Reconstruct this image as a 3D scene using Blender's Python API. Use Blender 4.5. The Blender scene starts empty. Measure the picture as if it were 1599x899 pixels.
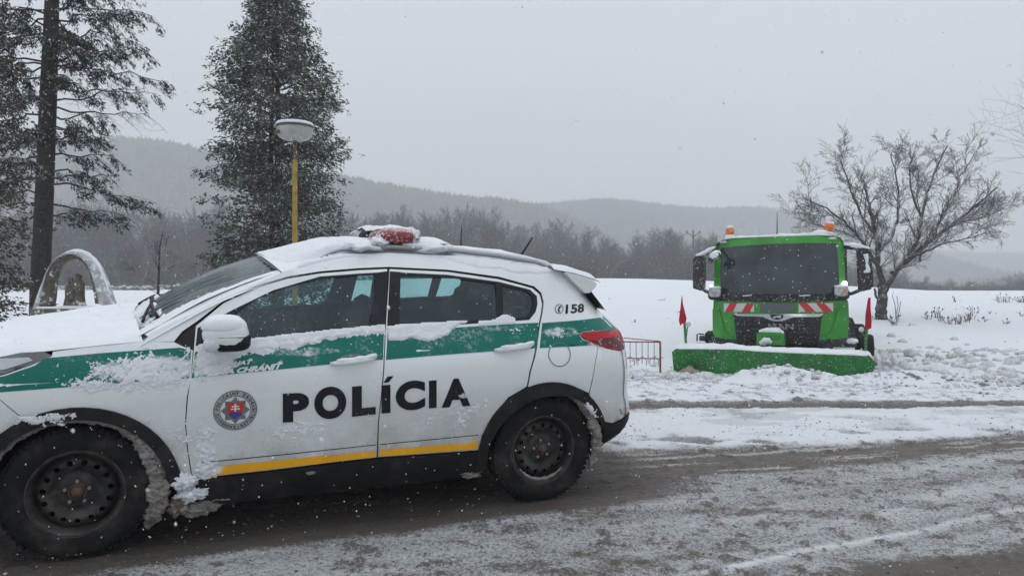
import bpy, math, random
import numpy as np
from mathutils import Vector, Matrix, noise as mnoise
from mathutils.geometry import delaunay_2d_cdt

R = math.radians
random.seed(7); RNG = np.random.default_rng(11)
sc = bpy.context.scene
col = sc.collection

# ---------------------------------------------------------------- camera
FPX = 1137.808; HC = 1.45; EPS = math.atan(2.7 / FPX)
cam_d = bpy.data.cameras.new('camera'); cam = bpy.data.objects.new('camera', cam_d); col.objects.link(cam)
cam.location = (0, 0, HC); cam.rotation_euler = (R(90) + EPS, 0, 0)
cam_d.sensor_width = 36; cam_d.lens = 36 * FPX / 1599
cam_d.clip_start = .05; cam_d.clip_end = 6000
cam_d.dof.use_dof = True; cam_d.dof.focus_distance = 7.5; cam_d.dof.aperture_fstop = 15
sc.camera = cam
# ---------------------------------------------------------------- sky, soft sun behind the cloud, exposure
SUN_EL, SUN_AZ = R(58), R(200)
w = bpy.data.worlds.new('World'); sc.world = w; w.use_nodes = True
nt = w.node_tree; nt.nodes.clear()
out = nt.nodes.new('ShaderNodeOutputWorld'); bg = nt.nodes.new('ShaderNodeBackground')
sky = nt.nodes.new('ShaderNodeTexSky'); sky.sky_type = 'NISHITA'; sky.sun_disc = False
sky.sun_elevation = SUN_EL; sky.sun_rotation = SUN_AZ; sky.dust_density = 6; sky.air_density = 1.5
hs = nt.nodes.new('ShaderNodeHueSaturation'); hs.inputs['Saturation'].default_value = .12
tc = nt.nodes.new('ShaderNodeTexCoord'); sep = nt.nodes.new('ShaderNodeSeparateXYZ')
ramp = nt.nodes.new('ShaderNodeValToRGB')          # overcast cloud deck: pale at the horizon, brightest overhead
ramp.color_ramp.elements[0].position = 0.0; ramp.color_ramp.elements[0].color = (7.1, 7.45, 7.9, 1)
ramp.color_ramp.elements[1].position = 1.0; ramp.color_ramp.elements[1].color = (9.6, 10.2, 11.0, 1)
e = ramp.color_ramp.elements.new(.16); e.color = (6.5, 6.9, 7.4, 1)
e = ramp.color_ramp.elements.new(.38); e.color = (6.4, 6.8, 7.35, 1)
e = ramp.color_ramp.elements.new(.6); e.color = (7.6, 8.1, 8.7, 1)
mx = nt.nodes.new('ShaderNodeMix'); mx.data_type = 'RGBA'; mx.inputs[0].default_value = .9
cn = nt.nodes.new('ShaderNodeTexNoise'); cn.inputs['Scale'].default_value = 2.2; cn.inputs['Detail'].default_value = 4
cmul = nt.nodes.new('ShaderNodeMapRange'); cmul.inputs[3].default_value = .93; cmul.inputs[4].default_value = 1.07
cm = nt.nodes.new('ShaderNodeMix'); cm.data_type = 'RGBA'; cm.blend_type = 'MULTIPLY'; cm.inputs[0].default_value = 1
nt.links.new(tc.outputs['Generated'], sep.inputs[0]); nt.links.new(sep.outputs['Z'], ramp.inputs[0])
nt.links.new(tc.outputs['Generated'], cn.inputs['Vector']); nt.links.new(cn.outputs[0], cmul.inputs[0])
nt.links.new(sky.outputs[0], hs.inputs['Color']); nt.links.new(hs.outputs[0], mx.inputs[6])
nt.links.new(ramp.outputs[0], mx.inputs[7]); nt.links.new(mx.outputs[2], cm.inputs[6]); nt.links.new(cmul.outputs[0], cm.inputs[7])
nt.links.new(cm.outputs[2], bg.inputs[0]); bg.inputs[1].default_value = .1
nt.links.new(bg.outputs[0], out.inputs[0])
sun_d = bpy.data.lights.new('sun', 'SUN'); sun = bpy.data.objects.new('sun', sun_d); col.objects.link(sun)
sun_d.energy = .5; sun_d.angle = R(40); sun_d.color = (1, .97, .93)
sun.rotation_euler = (R(90) - SUN_EL, 0, R(180) - SUN_AZ + R(180))
sc.view_settings.view_transform = 'Standard'; sc.view_settings.look = 'None'
sc.view_settings.exposure = .27; sc.view_settings.gamma = 1
sc.cycles.use_denoising = True
sc.cycles.max_bounces = 8; sc.cycles.transparent_max_bounces = 24; sc.cycles.volume_bounces = 1
sc.cycles.caustics_reflective = False; sc.cycles.caustics_refractive = False
sc.cycles.sample_clamp_indirect = 4

# ---------------------------------------------------------------- numeric noise
def _h(ix, iy, seed):
    n = (ix.astype(np.int64) * 374761393 + iy.astype(np.int64) * 668265263 + seed * 974711) & 0xffffffff
    n = ((n ^ (n >> 13)) * 1274126177) & 0xffffffff
    n = n ^ (n >> 16)
    return (n & 0xffffff) / float(0xffffff)
def vn(x, y, seed=0):
    x = np.asarray(x, float); y = np.asarray(y, float)
    ix = np.floor(x); iy = np.floor(y); fx = x - ix; fy = y - iy
    fx = fx * fx * (3 - 2 * fx); fy = fy * fy * (3 - 2 * fy)
    ix = ix.astype(np.int64); iy = iy.astype(np.int64)
    a = _h(ix, iy, seed); b = _h(ix + 1, iy, seed); c = _h(ix, iy + 1, seed); d = _h(ix + 1, iy + 1, seed)
    return (a * (1 - fx) + b * fx) * (1 - fy) + (c * (1 - fx) + d * fx) * fy
def fbm(x, y, seed=0, oct=5, gain=.5):
    s = 0; a = 1; t = 0
    for i in range(oct):
        s = s + a * vn(np.asarray(x) * 2 ** i + 13.7 * i, np.asarray(y) * 2 ** i - 7.3 * i, seed + i); t += a; a *= gain
    return s / t
def sstep(a, b, x):
    t = np.clip((np.asarray(x, float) - a) / (b - a), 0, 1); return t * t * (3 - 2 * t)

# ---------------------------------------------------------------- object helpers
def tag(o, label=None, cat=None, group=None, kind=None):
    if label: o['label'] = label
    if cat: o['category'] = cat
    if group: o['group'] = group
    if kind: o['kind'] = kind
    return o
def empty(name, loc=(0, 0, 0), rz=0, mat=None):
    o = bpy.data.objects.new(name, None); col.objects.link(o)
    o.empty_display_size = .2
    if mat is not None: o.matrix_world = mat
    else: o.location = loc; o.rotation_euler = (0, 0, rz)
    return o
def mobj(name, verts, faces, mat, parent=None, smooth=True, mats=None, midx=None):
    me = bpy.data.meshes.new(name)
    verts = np.asarray(verts, dtype=float).reshape(-1, 3)
    if isinstance(faces, np.ndarray):
        k = faces.shape[1]
        me.vertices.add(len(verts)); me.vertices.foreach_set('co', verts.ravel())
        me.loops.add(faces.size); me.loops.foreach_set('vertex_index', faces.ravel().astype(np.int32))
        me.polygons.add(len(faces)); me.polygons.foreach_set('loop_start', np.arange(0, faces.size, k, dtype=np.int32))
        me.update(calc_edges=True)
    else:
        me.from_pydata([tuple(v) for v in verts], [], faces)
    if mats:
        for m in mats: me.materials.append(m)
        if midx is not None: me.polygons.foreach_set('material_index', np.asarray(midx, dtype=np.int32))
    else: me.materials.append(mat)
    if smooth: me.polygons.foreach_set('use_smooth', [True] * len(me.polygons))
    me.update()
    o = bpy.data.objects.new(name, me); col.objects.link(o)
    if parent is not None: o.parent = parent
    return o
class MB:
    """collects shapes into one mesh"""
    def __init__(s): s.v = []; s.f = []; s.m = []
    def add(s, v, f, m=0):
        n = len(s.v); s.v += [tuple(p) for p in v]; s.f += [tuple(i + n for i in q) for q in f]; s.m += [m] * len(f); return s
    def box(s, c, d, rot=None, m=0, bev=0):
        x, y, z = [k / 2 for k in d]
        if bev > 0:
            b = min(bev, x * .9, y * .9, z * .9); P = []
            for sx in (-1, 1):
                for sy in (-1, 1):
                    for sz in (-1, 1):
                        P += [(sx * x, sy * (y - b), sz * (z - b)), (sx * (x - b), sy * y, sz * (z - b)), (sx * (x - b), sy * (y - b), sz * z)]
            idx = lambda a, b_, c_, k: ((a * 2 + b_) * 2 + c_) * 3 + k
            F = []
            F += [(idx(0,0,0,0), idx(0,0,1,0), idx(0,1,1,0), idx(0,1,0,0)), (idx(1,0,0,0), idx(1,1,0,0), idx(1,1,1,0), idx(1,0,1,0))]
            F += [(idx(0,0,0,1), idx(1,0,0,1), idx(1,0,1,1), idx(0,0,1,1)), (idx(0,1,0,1), idx(0,1,1,1), idx(1,1,1,1), idx(1,1,0,1))]
            F += [(idx(0,0,0,2), idx(0,1,0,2), idx(1,1,0,2), idx(1,0,0,2)), (idx(0,0,1,2), idx(1,0,1,2), idx(1,1,1,2), idx(0,1,1,2))]
            for a in (0, 1):
                for b_ in (0, 1):
                    F.append((idx(a,b_,0,0), idx(a,b_,1,0), idx(a,b_,1,1), idx(a,b_,0,1)))
                    F.append((idx(a,0,b_,0), idx(a,1,b_,0), idx(a,1,b_,2), idx(a,0,b_,2)))
                    F.append((idx(0,a,b_,1), idx(1,a,b_,1), idx(1,a,b_,2), idx(0,a,b_,2)))
                    for c_ in (0, 1): F.append((idx(a,b_,c_,0), idx(a,b_,c_,1), idx(a,b_,c_,2)))
        else:
            P = [(sx * x, sy * y, sz * z) for sx in (-1, 1) for sy in (-1, 1) for sz in (-1, 1)]
            F = [(0,1,3,2), (4,6,7,5), (0,4,5,1), (2,3,7,6), (0,2,6,4), (1,5,7,3)]
        M = rot if rot is not None else Matrix.Identity(3)
        P = [tuple(M @ Vector(p) + Vector(c)) for p in P]
        return s.add(P, F, m)
    def tube(s, pts, r, n=8, m=0, cap=True):
        pts = [Vector(p) for p in pts]; k = len(pts)
        rr = r if hasattr(r, '__len__') else [r] * k
        V = []; F = []; up = None
        for i, p in enumerate(pts):
            d = (pts[min(i + 1, k - 1)] - pts[max(i - 1, 0)])
            if d.length < 1e-9: d = Vector((0, 0, 1))
            d.normalize()
            if up is None:
                up = Vector((0, 0, 1)) if abs(d.z) < .9 else Vector((1, 0, 0))
            a = d.cross(up)
            if a.length < 1e-6: a = d.cross(Vector((0, 1, 0)))
            a.normalize(); b = a.cross(d); up = b
            for j in range(n):
                t = 2 * math.pi * j / n
                V.append(p + a * (math.cos(t) * rr[i]) + b * (math.sin(t) * rr[i]))
        for i in range(k - 1):
            for j in range(n):
                F.append((i * n + j, i * n + (j + 1) % n, (i + 1) * n + (j + 1) % n, (i + 1) * n + j))
        if cap and n > 2:
            F.append(tuple(range(n))[::-1]); F.append(tuple((k - 1) * n + j for j in range(n)))
        return s.add(V, F, m)
    def lathe(s, prof, axis, c, n=32, m=0, ph=0):
        """prof: (radius, along) pairs about an axis given as (A, B, N) vectors"""
        A, B, N = axis; c = Vector(c); V = []; F = []
        for r, h in prof:
            for j in range(n):
                t = 2 * math.pi * j / n + ph
                V.append(c + A * (r * math.cos(t)) + B * (r * math.sin(t)) + N * h)
        for i in range(len(prof) - 1):
            for j in range(n):
                F.append((i * n + j, i * n + (j + 1) % n, (i + 1) * n + (j + 1) % n, (i + 1) * n + j))
        return s.add(V, F, m)
    def prism(s, poly, d0, d1, fn, m=0):
        """poly in 2D, extruded from depth d0 to d1; fn(a, b, d) gives the point"""
        n = len(poly)
        V = [fn(a, b, d0) for a, b in poly] + [fn(a, b, d1) for a, b in poly]
        F = [tuple(range(n)), tuple(range(2 * n - 1, n - 1, -1))] + [(i, i + n, (i + 1) % n + n, (i + 1) % n) for i in range(n)]
        return s.add(V, F, m)
    def build(s, name, mat, parent=None, smooth=False, mats=None):
        o = mobj(name, s.v, s.f, mat, parent, smooth, mats, s.m if mats else None)
        return o
ZAX = (Vector((1, 0, 0)), Vector((0, 1, 0)), Vector((0, 0, 1)))
YAX = (Vector((1, 0, 0)), Vector((0, 0, 1)), Vector((0, 1, 0)))

def dup_tree(root, loc=None, rz=None, label=None):
    r = root.copy(); col.objects.link(r)
    if loc is not None: r.location = loc
    if rz is not None: r.rotation_euler = (0, 0, rz)
    if label: r['label'] = label
    for ch in list(root.children):
        c = ch.copy(); col.objects.link(c); c.parent = r
        for g in list(ch.children):
            d = g.copy(); col.objects.link(d); d.parent = c
    return r

# ---------------------------------------------------------------- materials
def newmat(name):
    m = bpy.data.materials.new(name); m.use_nodes = True; nt = m.node_tree
    return m, nt, nt.nodes['Principled BSDF']
def N(nt, t, **kw):
    n = nt.nodes.new(t)
    for k, v in kw.items():
        if k.startswith('i_'):
            n.inputs[int(k[2:])].default_value = v
        else: setattr(n, k, v)
    return n
def mixc(nt, fac, a, b, blend='MIX'):
    n = nt.nodes.new('ShaderNodeMix'); n.data_type = 'RGBA'; n.blend_type = blend
    for i, x in ((0, fac), (6, a), (7, b)):
        if isinstance(x, (int, float)): n.inputs[i].default_value = x
        elif isinstance(x, tuple): n.inputs[i].default_value = x if len(x) == 4 else x + (1,)
        else: nt.links.new(x, n.inputs[i])
    return n.outputs[2]
def mathn(nt, op, a, b=None, c=None, clamp=False):
    n = nt.nodes.new('ShaderNodeMath'); n.operation = op; n.use_clamp = clamp
    for i, x in enumerate((a, b, c)):
        if x is None: continue
        if isinstance(x, (int, float)): n.inputs[i].default_value = x
        else: nt.links.new(x, n.inputs[i])
    return n.outputs[0]
def rng(nt, x, a, b, c=0., d=1.):
    n = nt.nodes.new('ShaderNodeMapRange'); n.interpolation_type = 'SMOOTHSTEP'
    nt.links.new(x, n.inputs[0])
    for i, v in enumerate((a, b, c, d)): n.inputs[i + 1].default_value = v
    return n.outputs[0]
def noisen(nt, vec, scale, detail=4, rough=.55, out=0):
    n = nt.nodes.new('ShaderNodeTexNoise'); n.inputs['Scale'].default_value = scale
    n.inputs['Detail'].default_value = detail; n.inputs['Roughness'].default_value = rough
    if vec is not None: nt.links.new(vec, n.inputs['Vector'])
    return n.outputs[out]
def coord(nt, kind='Object', scale=None, rot=None):
    t = nt.nodes.new('ShaderNodeTexCoord')
    if scale is None: return t.outputs[kind]
    m = nt.nodes.new('ShaderNodeMapping'); m.inputs['Scale'].default_value = scale
    if rot: m.inputs['Rotation'].default_value = rot
    nt.links.new(t.outputs[kind], m.inputs[0]); return m.outputs[0]
def bump(nt, bs, h, strength=.5, dist=.01):
    b = nt.nodes.new('ShaderNodeBump'); b.inputs['Strength'].default_value = strength; b.inputs['Distance'].default_value = dist
    nt.links.new(h, b.inputs['Height']); nt.links.new(b.outputs[0], bs.inputs['Normal'])
def plain(name, c, rough=.5, metal=0, coat=0, var=0, vs=8., bmp=0, bs_=60., snow=0, snowscale=90., spec=None, dirt=0):
    m, nt, bs = newmat(name)
    bs.inputs['Roughness'].default_value = rough; bs.inputs['Metallic'].default_value = metal
    bs.inputs['Coat Weight'].default_value = coat; bs.inputs['Coat Roughness'].default_value = .08
    if spec is not None: bs.inputs['Specular IOR Level'].default_value = spec
    cc = None; co = coord(nt)
    if var:
        n = noisen(nt, co, vs, 5)
        cc = mixc(nt, rng(nt, n, .3, .7), tuple(k * (1 - var) for k in c), tuple(min(1, k * (1 + var)) for k in c))
    if dirt:
        n = noisen(nt, co, 5, 6, .65)
        cc = mixc(nt, rng(nt, n, .45, .75, 0, dirt), cc if cc is not None else c, (.12, .10, .085))
    if snow:
        n = noisen(nt, co, snowscale, 3, .6); n2 = noisen(nt, co, 7, 3)
        f = mathn(nt, 'MULTIPLY', rng(nt, n, .62 - snow * .1, .7 - snow * .1), rng(nt, n2, .35, .6, .35, 1.))
        cc = mixc(nt, f, cc if cc is not None else c, (.72, .75, .78))
    if cc is None: bs.inputs['Base Color'].default_value = tuple(c) + (1,)
    else: nt.links.new(cc, bs.inputs['Base Color'])
    if bmp: bump(nt, bs, noisen(nt, co, bs_, 4), bmp, .004)
    return m
def upsnow(name, c, c2, lo=.25, hi=.6, rough=.8, vs=6., snowc=(.78, .8, .83), bmp=.5, bsc=40., amt=1.):
    """a dark surface that carries snow on whatever faces up"""
    m, nt, bs = newmat(name); co = coord(nt)
    bs.inputs['Roughness'].default_value = rough; bs.inputs['Specular IOR Level'].default_value = .2
    base = mixc(nt, rng(nt, noisen(nt, co, vs, 5), .35, .65), c, c2)
    g = nt.nodes.new('ShaderNodeNewGeometry'); s = nt.nodes.new('ShaderNodeSeparateXYZ'); nt.links.new(g.outputs['True Normal'], s.inputs[0])
    n = noisen(nt, co, vs * 4, 3)
    z = mathn(nt, 'ADD', s.outputs['Z'], mathn(nt, 'MULTIPLY', mathn(nt, 'SUBTRACT', n, .5), 1.4))
    f = mathn(nt, 'MULTIPLY', rng(nt, z, lo, hi), amt)
    nt.links.new(mixc(nt, f, base, snowc), bs.inputs['Base Color'])
    if bmp: bump(nt, bs, noisen(nt, co, bsc, 4), bmp, .01)
    return m

M_ = {}
# white car paint with road film toward the sills
FROST = [(.34, .985, .30, .075, 1.), (.08, .91, .10, .03, 1.), (.65, 1.0, .13, .085, 1.), (1.12, 1.05, .30, .03, .6), (.62, .52, .06, .20, 1.), (1.1, .58, .24, .08, .6), (.42, .66, .12, .16, .5), (2.02, .68, .20, .10, .6), (2.4, 1.16, .22, .03, .5), (2.80, 1.12, .16, .04, .7), (3.10, 1.04, .16, .03, .8), (2.2, 1.1, .5, .04, .35), (1.85, 1.14, .3, .05, .6), (.1, .80, .5, .05, .35), (1.8, .9, 1.0, .12, .25), (3.15, .8, .2, .3, .3)]
def body_paint(name, c, coat=.6, film=1., frost=None, spec=.5, rough=.24):
    m, nt, bs = newmat(name); co = coord(nt)
    s = nt.nodes.new('ShaderNodeSeparateXYZ'); nt.links.new(co, s.inputs[0])
    mask = None
    for cx, cz, rx, rz, st in (frost or FROST):
        a = mathn(nt, 'MULTIPLY', mathn(nt, 'SUBTRACT', s.outputs['X'], cx), 1 / rx); b = mathn(nt, 'MULTIPLY', mathn(nt, 'SUBTRACT', s.outputs['Z'], cz), 1 / rz)
        q = mathn(nt, 'MULTIPLY', mathn(nt, 'SUBTRACT', 1.35, mathn(nt, 'ADD', mathn(nt, 'MULTIPLY', a, a), mathn(nt, 'MULTIPLY', b, b)), clamp=True), st)
        mask = q if mask is None else mathn(nt, 'MAXIMUM', mask, q)
    n = noisen(nt, co, 2.2, 6, .6); nf = noisen(nt, co, 38, 5, .7)
    hz = rng(nt, s.outputs['Z'], .30, .98, 1., 0.)
    f = mathn(nt, 'MULTIPLY', hz, rng(nt, n, .3, .7, .25, 1.))
    f = mathn(nt, 'MULTIPLY', f, .95 * film)
    b = mixc(nt, f, c, (.22, .20, .155))
    sp = rng(nt, nf, .56, .68); sp = mathn(nt, 'MULTIPLY', sp, rng(nt, s.outputs['Z'], .3, .75, .8 * film, 0.))
    b = mixc(nt, sp, b, (.17, .15, .125))
    fr = noisen(nt, co, 55, 6, .75); fr2 = noisen(nt, co, 3.1, 4, .6)       # frozen spray that clings in patches
    ff = mathn(nt, 'MULTIPLY', rng(nt, fr, .5, .62), rng(nt, fr2, .5, .62, 0., .8))
    cs = coord(nt, 'Object', (.55, 1, 1.), (0, R(18), 0)); g1 = noisen(nt, cs, 60, 6, .8); g2 = noisen(nt, co, 14, 5, .65)
    fm = mathn(nt, 'ADD', mathn(nt, 'ADD', mathn(nt, 'MULTIPLY', g1, .9), mathn(nt, 'MULTIPLY', g2, .9)), mathn(nt, 'MULTIPLY', mask, .50))
    fm = mathn(nt, 'MULTIPLY', rng(nt, fm, 1.12, 1.42, 0, .92), rng(nt, mask, 0, .1))
    ff = mathn(nt, 'MAXIMUM', mathn(nt, 'MULTIPLY', ff, .45 if frost is None else .06), fm)
    b = mixc(nt, ff, b, (.76, .79, .81))
    nt.links.new(b, bs.inputs['Base Color'])
    bs.inputs['Specular IOR Level'].default_value = spec
    r = mathn(nt, 'ADD', rough, mathn(nt, 'MULTIPLY', mathn(nt, 'MAXIMUM', f, ff), .6)); nt.links.new(r, bs.inputs['Roughness'])
    bs.inputs['Coat Weight'].default_value = coat; bs.inputs['Coat Roughness'].default_value = .12
    h = mathn(nt, 'ADD', mathn(nt, 'MULTIPLY', ff, 1.), mathn(nt, 'MULTIPLY', noisen(nt, co, 5, 4), .5))
    bump(nt, bs, h, .35, .006)
    return m
M_['paint'] = body_paint('white_paint', (.78, .82, .83), .6, .8)
M_['green'] = body_paint('green_vinyl', (.0, .15, .112), .0, .2, None, .3, .35)
M_['yellow'] = body_paint('amber_vinyl', (1.0, .47, .0), .0, .16, [(2.1, .45, .10, .03, .6), (.62, .42, .1, .05, 1.)], .3, .4)
M_['ink'] = body_paint('black_vinyl', (.008, .009, .014), .0, .10, [(1.08, .845, .05, .022, .8), (1.95, .905, .05, .02, .8), (2.10, .75, .06, .02, .9), (1.76, .90, .05, .015, .5)], .25, .4)
M_['whiteink'] = plain('white_vinyl', (.7, .73, .72), .5)
M_['greyink'] = plain('grey_vinyl', (.16, .17, .175), .5, var=.15, vs=40)
M_['ringgrey'] = plain('ring_vinyl', (.36, .37, .38), .5, var=.12, vs=40)
M_['redink'] = plain('red_vinyl', (.55, .03, .03), .5)
M_['blueink'] = plain('blue_vinyl', (.02, .06, .28), .5)
M_['plastic'] = plain('black_plastic', (.008, .009, .012), .6, var=.3, dirt=.22, bmp=.2, bs_=90, spec=.3)
M_['gloss'] = plain('gloss_black', (.007, .009, .014), .3, spec=.3)
M_['gap'] = plain('rubber_gap', (.012, .013, .014), .7)
M_['under'] = plain('dark_underside', (.006, .006, .007), .95, spec=.1)
M_['interior'] = plain('dark_trim', (.010, .012, .015), .85, var=.2, spec=.2)
M_['cloth'] = plain('seat_cloth', (.016, .019, .023), .9, var=.25, vs=30)
M_['headliner'] = plain('headliner', (.10, .105, .11), .9)
M_['silver'] = plain('silver_rail', (.36, .38, .40), .35, metal=.7)
M_['tyre'] = plain('tyre_rubber', (.009, .0095, .012), .78, var=.35, vs=14, bmp=.35, bs_=120, spec=.18, dirt=.4)
M_['steel'] = plain('dirty_steel', (.026, .025, .026), .5, metal=.1, var=.4, vs=20, bmp=.3, bs_=60, dirt=.6, spec=.25)
M_['rust'] = plain('rusty_hub', (.085, .045, .03), .8, var=.5, vs=40)
M_['nut'] = plain('wheel_nut', (.30, .28, .26), .5, metal=.5)
M_['lens_red'] = plain('red_lens', (.42, .004, .010), .25, coat=.15, spec=.3)
M_['lens_dark'] = plain('dark_red_lens', (.10, .003, .008), .25, coat=.2, snow=.45, snowscale=40, spec=.3)
M_['chrome'] = plain('chrome', (.62, .64, .66), .22, metal=.9)
M_['reflector'] = plain('grey_pink_reflector', (.33, .25, .25), .3, coat=.5)

def snowmat(name, c=(.80, .825, .86), dirt=.0, bs_=110, bst=.6, dist=.008, kind='Object', grit=0):
    m, nt, bs = newmat(name); co = coord(nt, kind)
    bs.inputs['Roughness'].default_value = .75; bs.inputs['Specular IOR Level'].default_value = .25
    n = noisen(nt, co, 9, 6, .6)
    b = mixc(nt, rng(nt, n, .3, .7), tuple(k * .95 for k in c), c)
    if dirt:
        n2 = noisen(nt, co, 14, 6, .65)
        b = mixc(nt, rng(nt, n2, .45, .68, 0, dirt), b, (.26, .205, .16))
    if grit:
        n3 = noisen(nt, co, 130, 3, .6)
        b = mixc(nt, rng(nt, n3, .66, .72, 0, grit), b, (.1, .085, .07))
    nt.links.new(b, bs.inputs['Base Color'])
    h = mathn(nt, 'ADD', noisen(nt, co, bs_, 6, .65), mathn(nt, 'MULTIPLY', noisen(nt, co, bs_ / 6, 4), 2.))
    bump(nt, bs, h, bst, dist)
    return m
M_['snow'] = snowmat('snow')
M_['snowsoft'] = snowmat('soft_snow', bst=.3, dist=.008, bs_=35)
M_['slush'] = snowmat('dirty_slush', (.46, .44, .41), .95, 150, 1., .02, grit=.8)

def glassmat(name, tint=(.50, .70, .68), frost=.0, mixr=.10):
    m = bpy.data.materials.new(name); m.use_nodes = True; nt = m.node_tree; nt.nodes.clear()
    o = nt.nodes.new('ShaderNodeOutputMaterial'); tr = nt.nodes.new('ShaderNodeBsdfTransparent'); tr.inputs[0].default_value = tint + (1,)
    gl = nt.nodes.new('ShaderNodeBsdfGlossy'); gl.inputs['Roughness'].default_value = .03; gl.inputs[0].default_value = (.72, .88, 1, 1)
    lw = nt.nodes.new('ShaderNodeFresnel'); lw.inputs[0].default_value = 1.45
    fac = mathn(nt, 'ADD', mathn(nt, 'MULTIPLY', lw.outputs[0], .8), mixr * .3)
    ms = nt.nodes.new('ShaderNodeMixShader'); nt.links.new(fac, ms.inputs[0]); nt.links.new(tr.outputs[0], ms.inputs[1]); nt.links.new(gl.outputs[0], ms.inputs[2])
    df = nt.nodes.new('ShaderNodeBsdfDiffuse'); df.inputs[0].default_value = (.55, .62, .63, 1)
    co = coord(nt)
    # wet film and droplets
    n = noisen(nt, co, 90, 3, .6); f = rng(nt, n, .60, .70, 0, .35)
    n2 = noisen(nt, co, 4, 4, .6)
    f = mathn(nt, 'ADD', mathn(nt, 'MULTIPLY', f, rng(nt, n2, .4, .6)), rng(nt, n2, .4, .7, .005 + frost * .2, .02 + frost), clamp=True)
    ms2 = nt.nodes.new('ShaderNodeMixShader'); nt.links.new(f, ms2.inputs[0]); nt.links.new(ms.outputs[0], ms2.inputs[1]); nt.links.new(df.outputs[0], ms2.inputs[2])
    nt.links.new(ms2.outputs[0], o.inputs[0])
    return m
M_['glass'] = glassmat('tinted_glass', (.50, .66, .66), .03)
M_['glassfar'] = glassmat('fogged_glass', (.62, .86, .84), .22)
def windscreen_mat():
    m, nt, bs = newmat('wet_windscreen'); co = coord(nt, 'Object', (1.2, 26, 3.0), (0, R(-25), 0)); co2 = coord(nt)
    bs.inputs['Roughness'].default_value = .16
    n = noisen(nt, co, 1.6, 6, .65); n2 = noisen(nt, co2, 5, 4, .6); n3 = noisen(nt, co2, 90, 3, .6)
    f = mathn(nt, 'MULTIPLY', rng(nt, n, .44, .60), rng(nt, n2, .35, .6, .25, .85))
    b = mixc(nt, f, (.010, .026, .028), (.15, .225, .235))
    b = mixc(nt, rng(nt, n3, .64, .70, 0, .3), b, (.40, .48, .50))
    nt.links.new(b, bs.inputs['Base Color'])
    nt.links.new(mathn(nt, 'ADD', .1, mathn(nt, 'MULTIPLY', f, .5)), bs.inputs['Roughness'])
    bump(nt, bs, n, .2, .004)
    return m
M_['wind'] = windscreen_mat()

# ================================================================ POLICE CAR
# local frame: x = metres rearward of the front axle, y = metres in from the near flank, z = height
MC = Matrix(((.92040, -.38960, .03180, -2.24480), (.39090, .91740, -.07420, 3.75160), (-.00020, .08070, .99670, .04760), (0, 0, 0, 1)))
MCI = MC.inverted()
W = 1.855
def ray(px, py):
    a = (px - 800) / FPX; b = (449.5 - py) / FPX; ce, se = math.cos(EPS), math.sin(EPS)
    return Vector((0, 0, HC)), Vector((a, ce - b * se, se + b * ce))
_bu = [0, .15, .3, .42, .6, .82, .95, 1.02, 1.08, 1.5, 1.62]; _bt = [.16, .13, .06, .035, .02, 0, .008, .03, .06, .27, .37]
_eu = [.2, .30, .37, .44, .51, .6, .67, .86, .97, 1.09, 1.14, 1.225, 1.28, 1.32, 1.45, 1.6]
_es = [3.2, 3.28, 3.40, 3.45, 3.457, 3.447, 3.422, 3.412, 3.396, 3.375, 3.33, 3.25, 3.205, 3.17, 3.12, 3.08]
_fu = [.15, .3, .45, .6, .8, .95, 1.05, 1.2]; _fs = [-.72, -.82, -.86, -.86, -.83, -.76, -.66, -.5]
def eend(u): return np.interp(u, _eu, _es)
def fend(u): return np.interp(u, _fu, _fs)
_bus = np.linspace(0, 1.7, 171); _bts = np.interp(_bus, _bu, _bt)
_k = np.exp(-np.linspace(-2, 2, 9) ** 2); _k /= _k.sum(); _bts = np.convolve(np.pad(_bts, 4, mode='edge'), _k, 'valid')
def T(s, u):
    s = np.asarray(s, float); u = np.asarray(u, float)
    t = np.interp(u, _bus, _bts)
    e = eend(u); x = np.clip((s - (e - .40)) / .40, 0, .999); t = t + .30 * (1 - np.sqrt(1 - x * x))
    f = fend(u); x = np.clip((f + .5 - s) / .5, 0, .999); t = t + .42 * (1 - np.sqrt(1 - x ** 2))
    return t
def px2su(px, py, off=0.):
    o, d = ray(px, py); o = MCI @ o; d = MCI.to_3x3() @ d
    s, u = 1., .8
    for i in range(90):
        uu = min(max(u, 0), 1.6); ss = min(max(s, float(fend(uu)) + .01), float(eend(uu)) - .03)
        k = (float(T(ss, uu)) - off - o.y) / d.y
        s = .5 * s + .5 * (o.x + k * d.x); u = .5 * u + .5 * (o.z + k * d.z)
    return min(s, float(eend(u)) - .006), u
def px2plane(px, py, t):
    o, d = ray(px, py); o = MCI @ o; d = MCI.to_3x3() @ d
    k = (t - o.y) / d.y; return o.x + k * d.x, o.z + k * d.z
def cv(pts, off=0.):
    """('m', s, u) are metres; plain pairs are read off the flank"""
    return [(p[1], p[2]) if p[0] == 'm' else px2su(p[0], p[1], off) for p in pts]
def smoothpoly(p, n=2):
    for _ in range(n):
        q = []
        for i in range(len(p)):
            a, b = p[i], p[(i + 1) % len(p)]
            q += [(a[0] * .75 + b[0] * .25, a[1] * .75 + b[1] * .25), (a[0] * .25 + b[0] * .75, a[1] * .25 + b[1] * .75)]
        p = q
    return p
def inpoly(x, y, poly):
    x = np.asarray(x); y = np.asarray(y); c = np.zeros(x.shape, bool); n = len(poly)
    for i in range(n):
        x1, y1 = poly[i]; x2, y2 = poly[(i + 1) % n]
        if y1 == y2: continue
        k = ((y1 > y) != (y2 > y)) & (x < (x2 - x1) * (y - y1) / (y2 - y1) + x1); c ^= k
    return c
def flank(off=0., far=False):
    def fn(a, b, d=0.):
        t = T(a, b) - off + d
        return np.stack([a, (W - t) if far else t, b], -1)
    return fn
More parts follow.
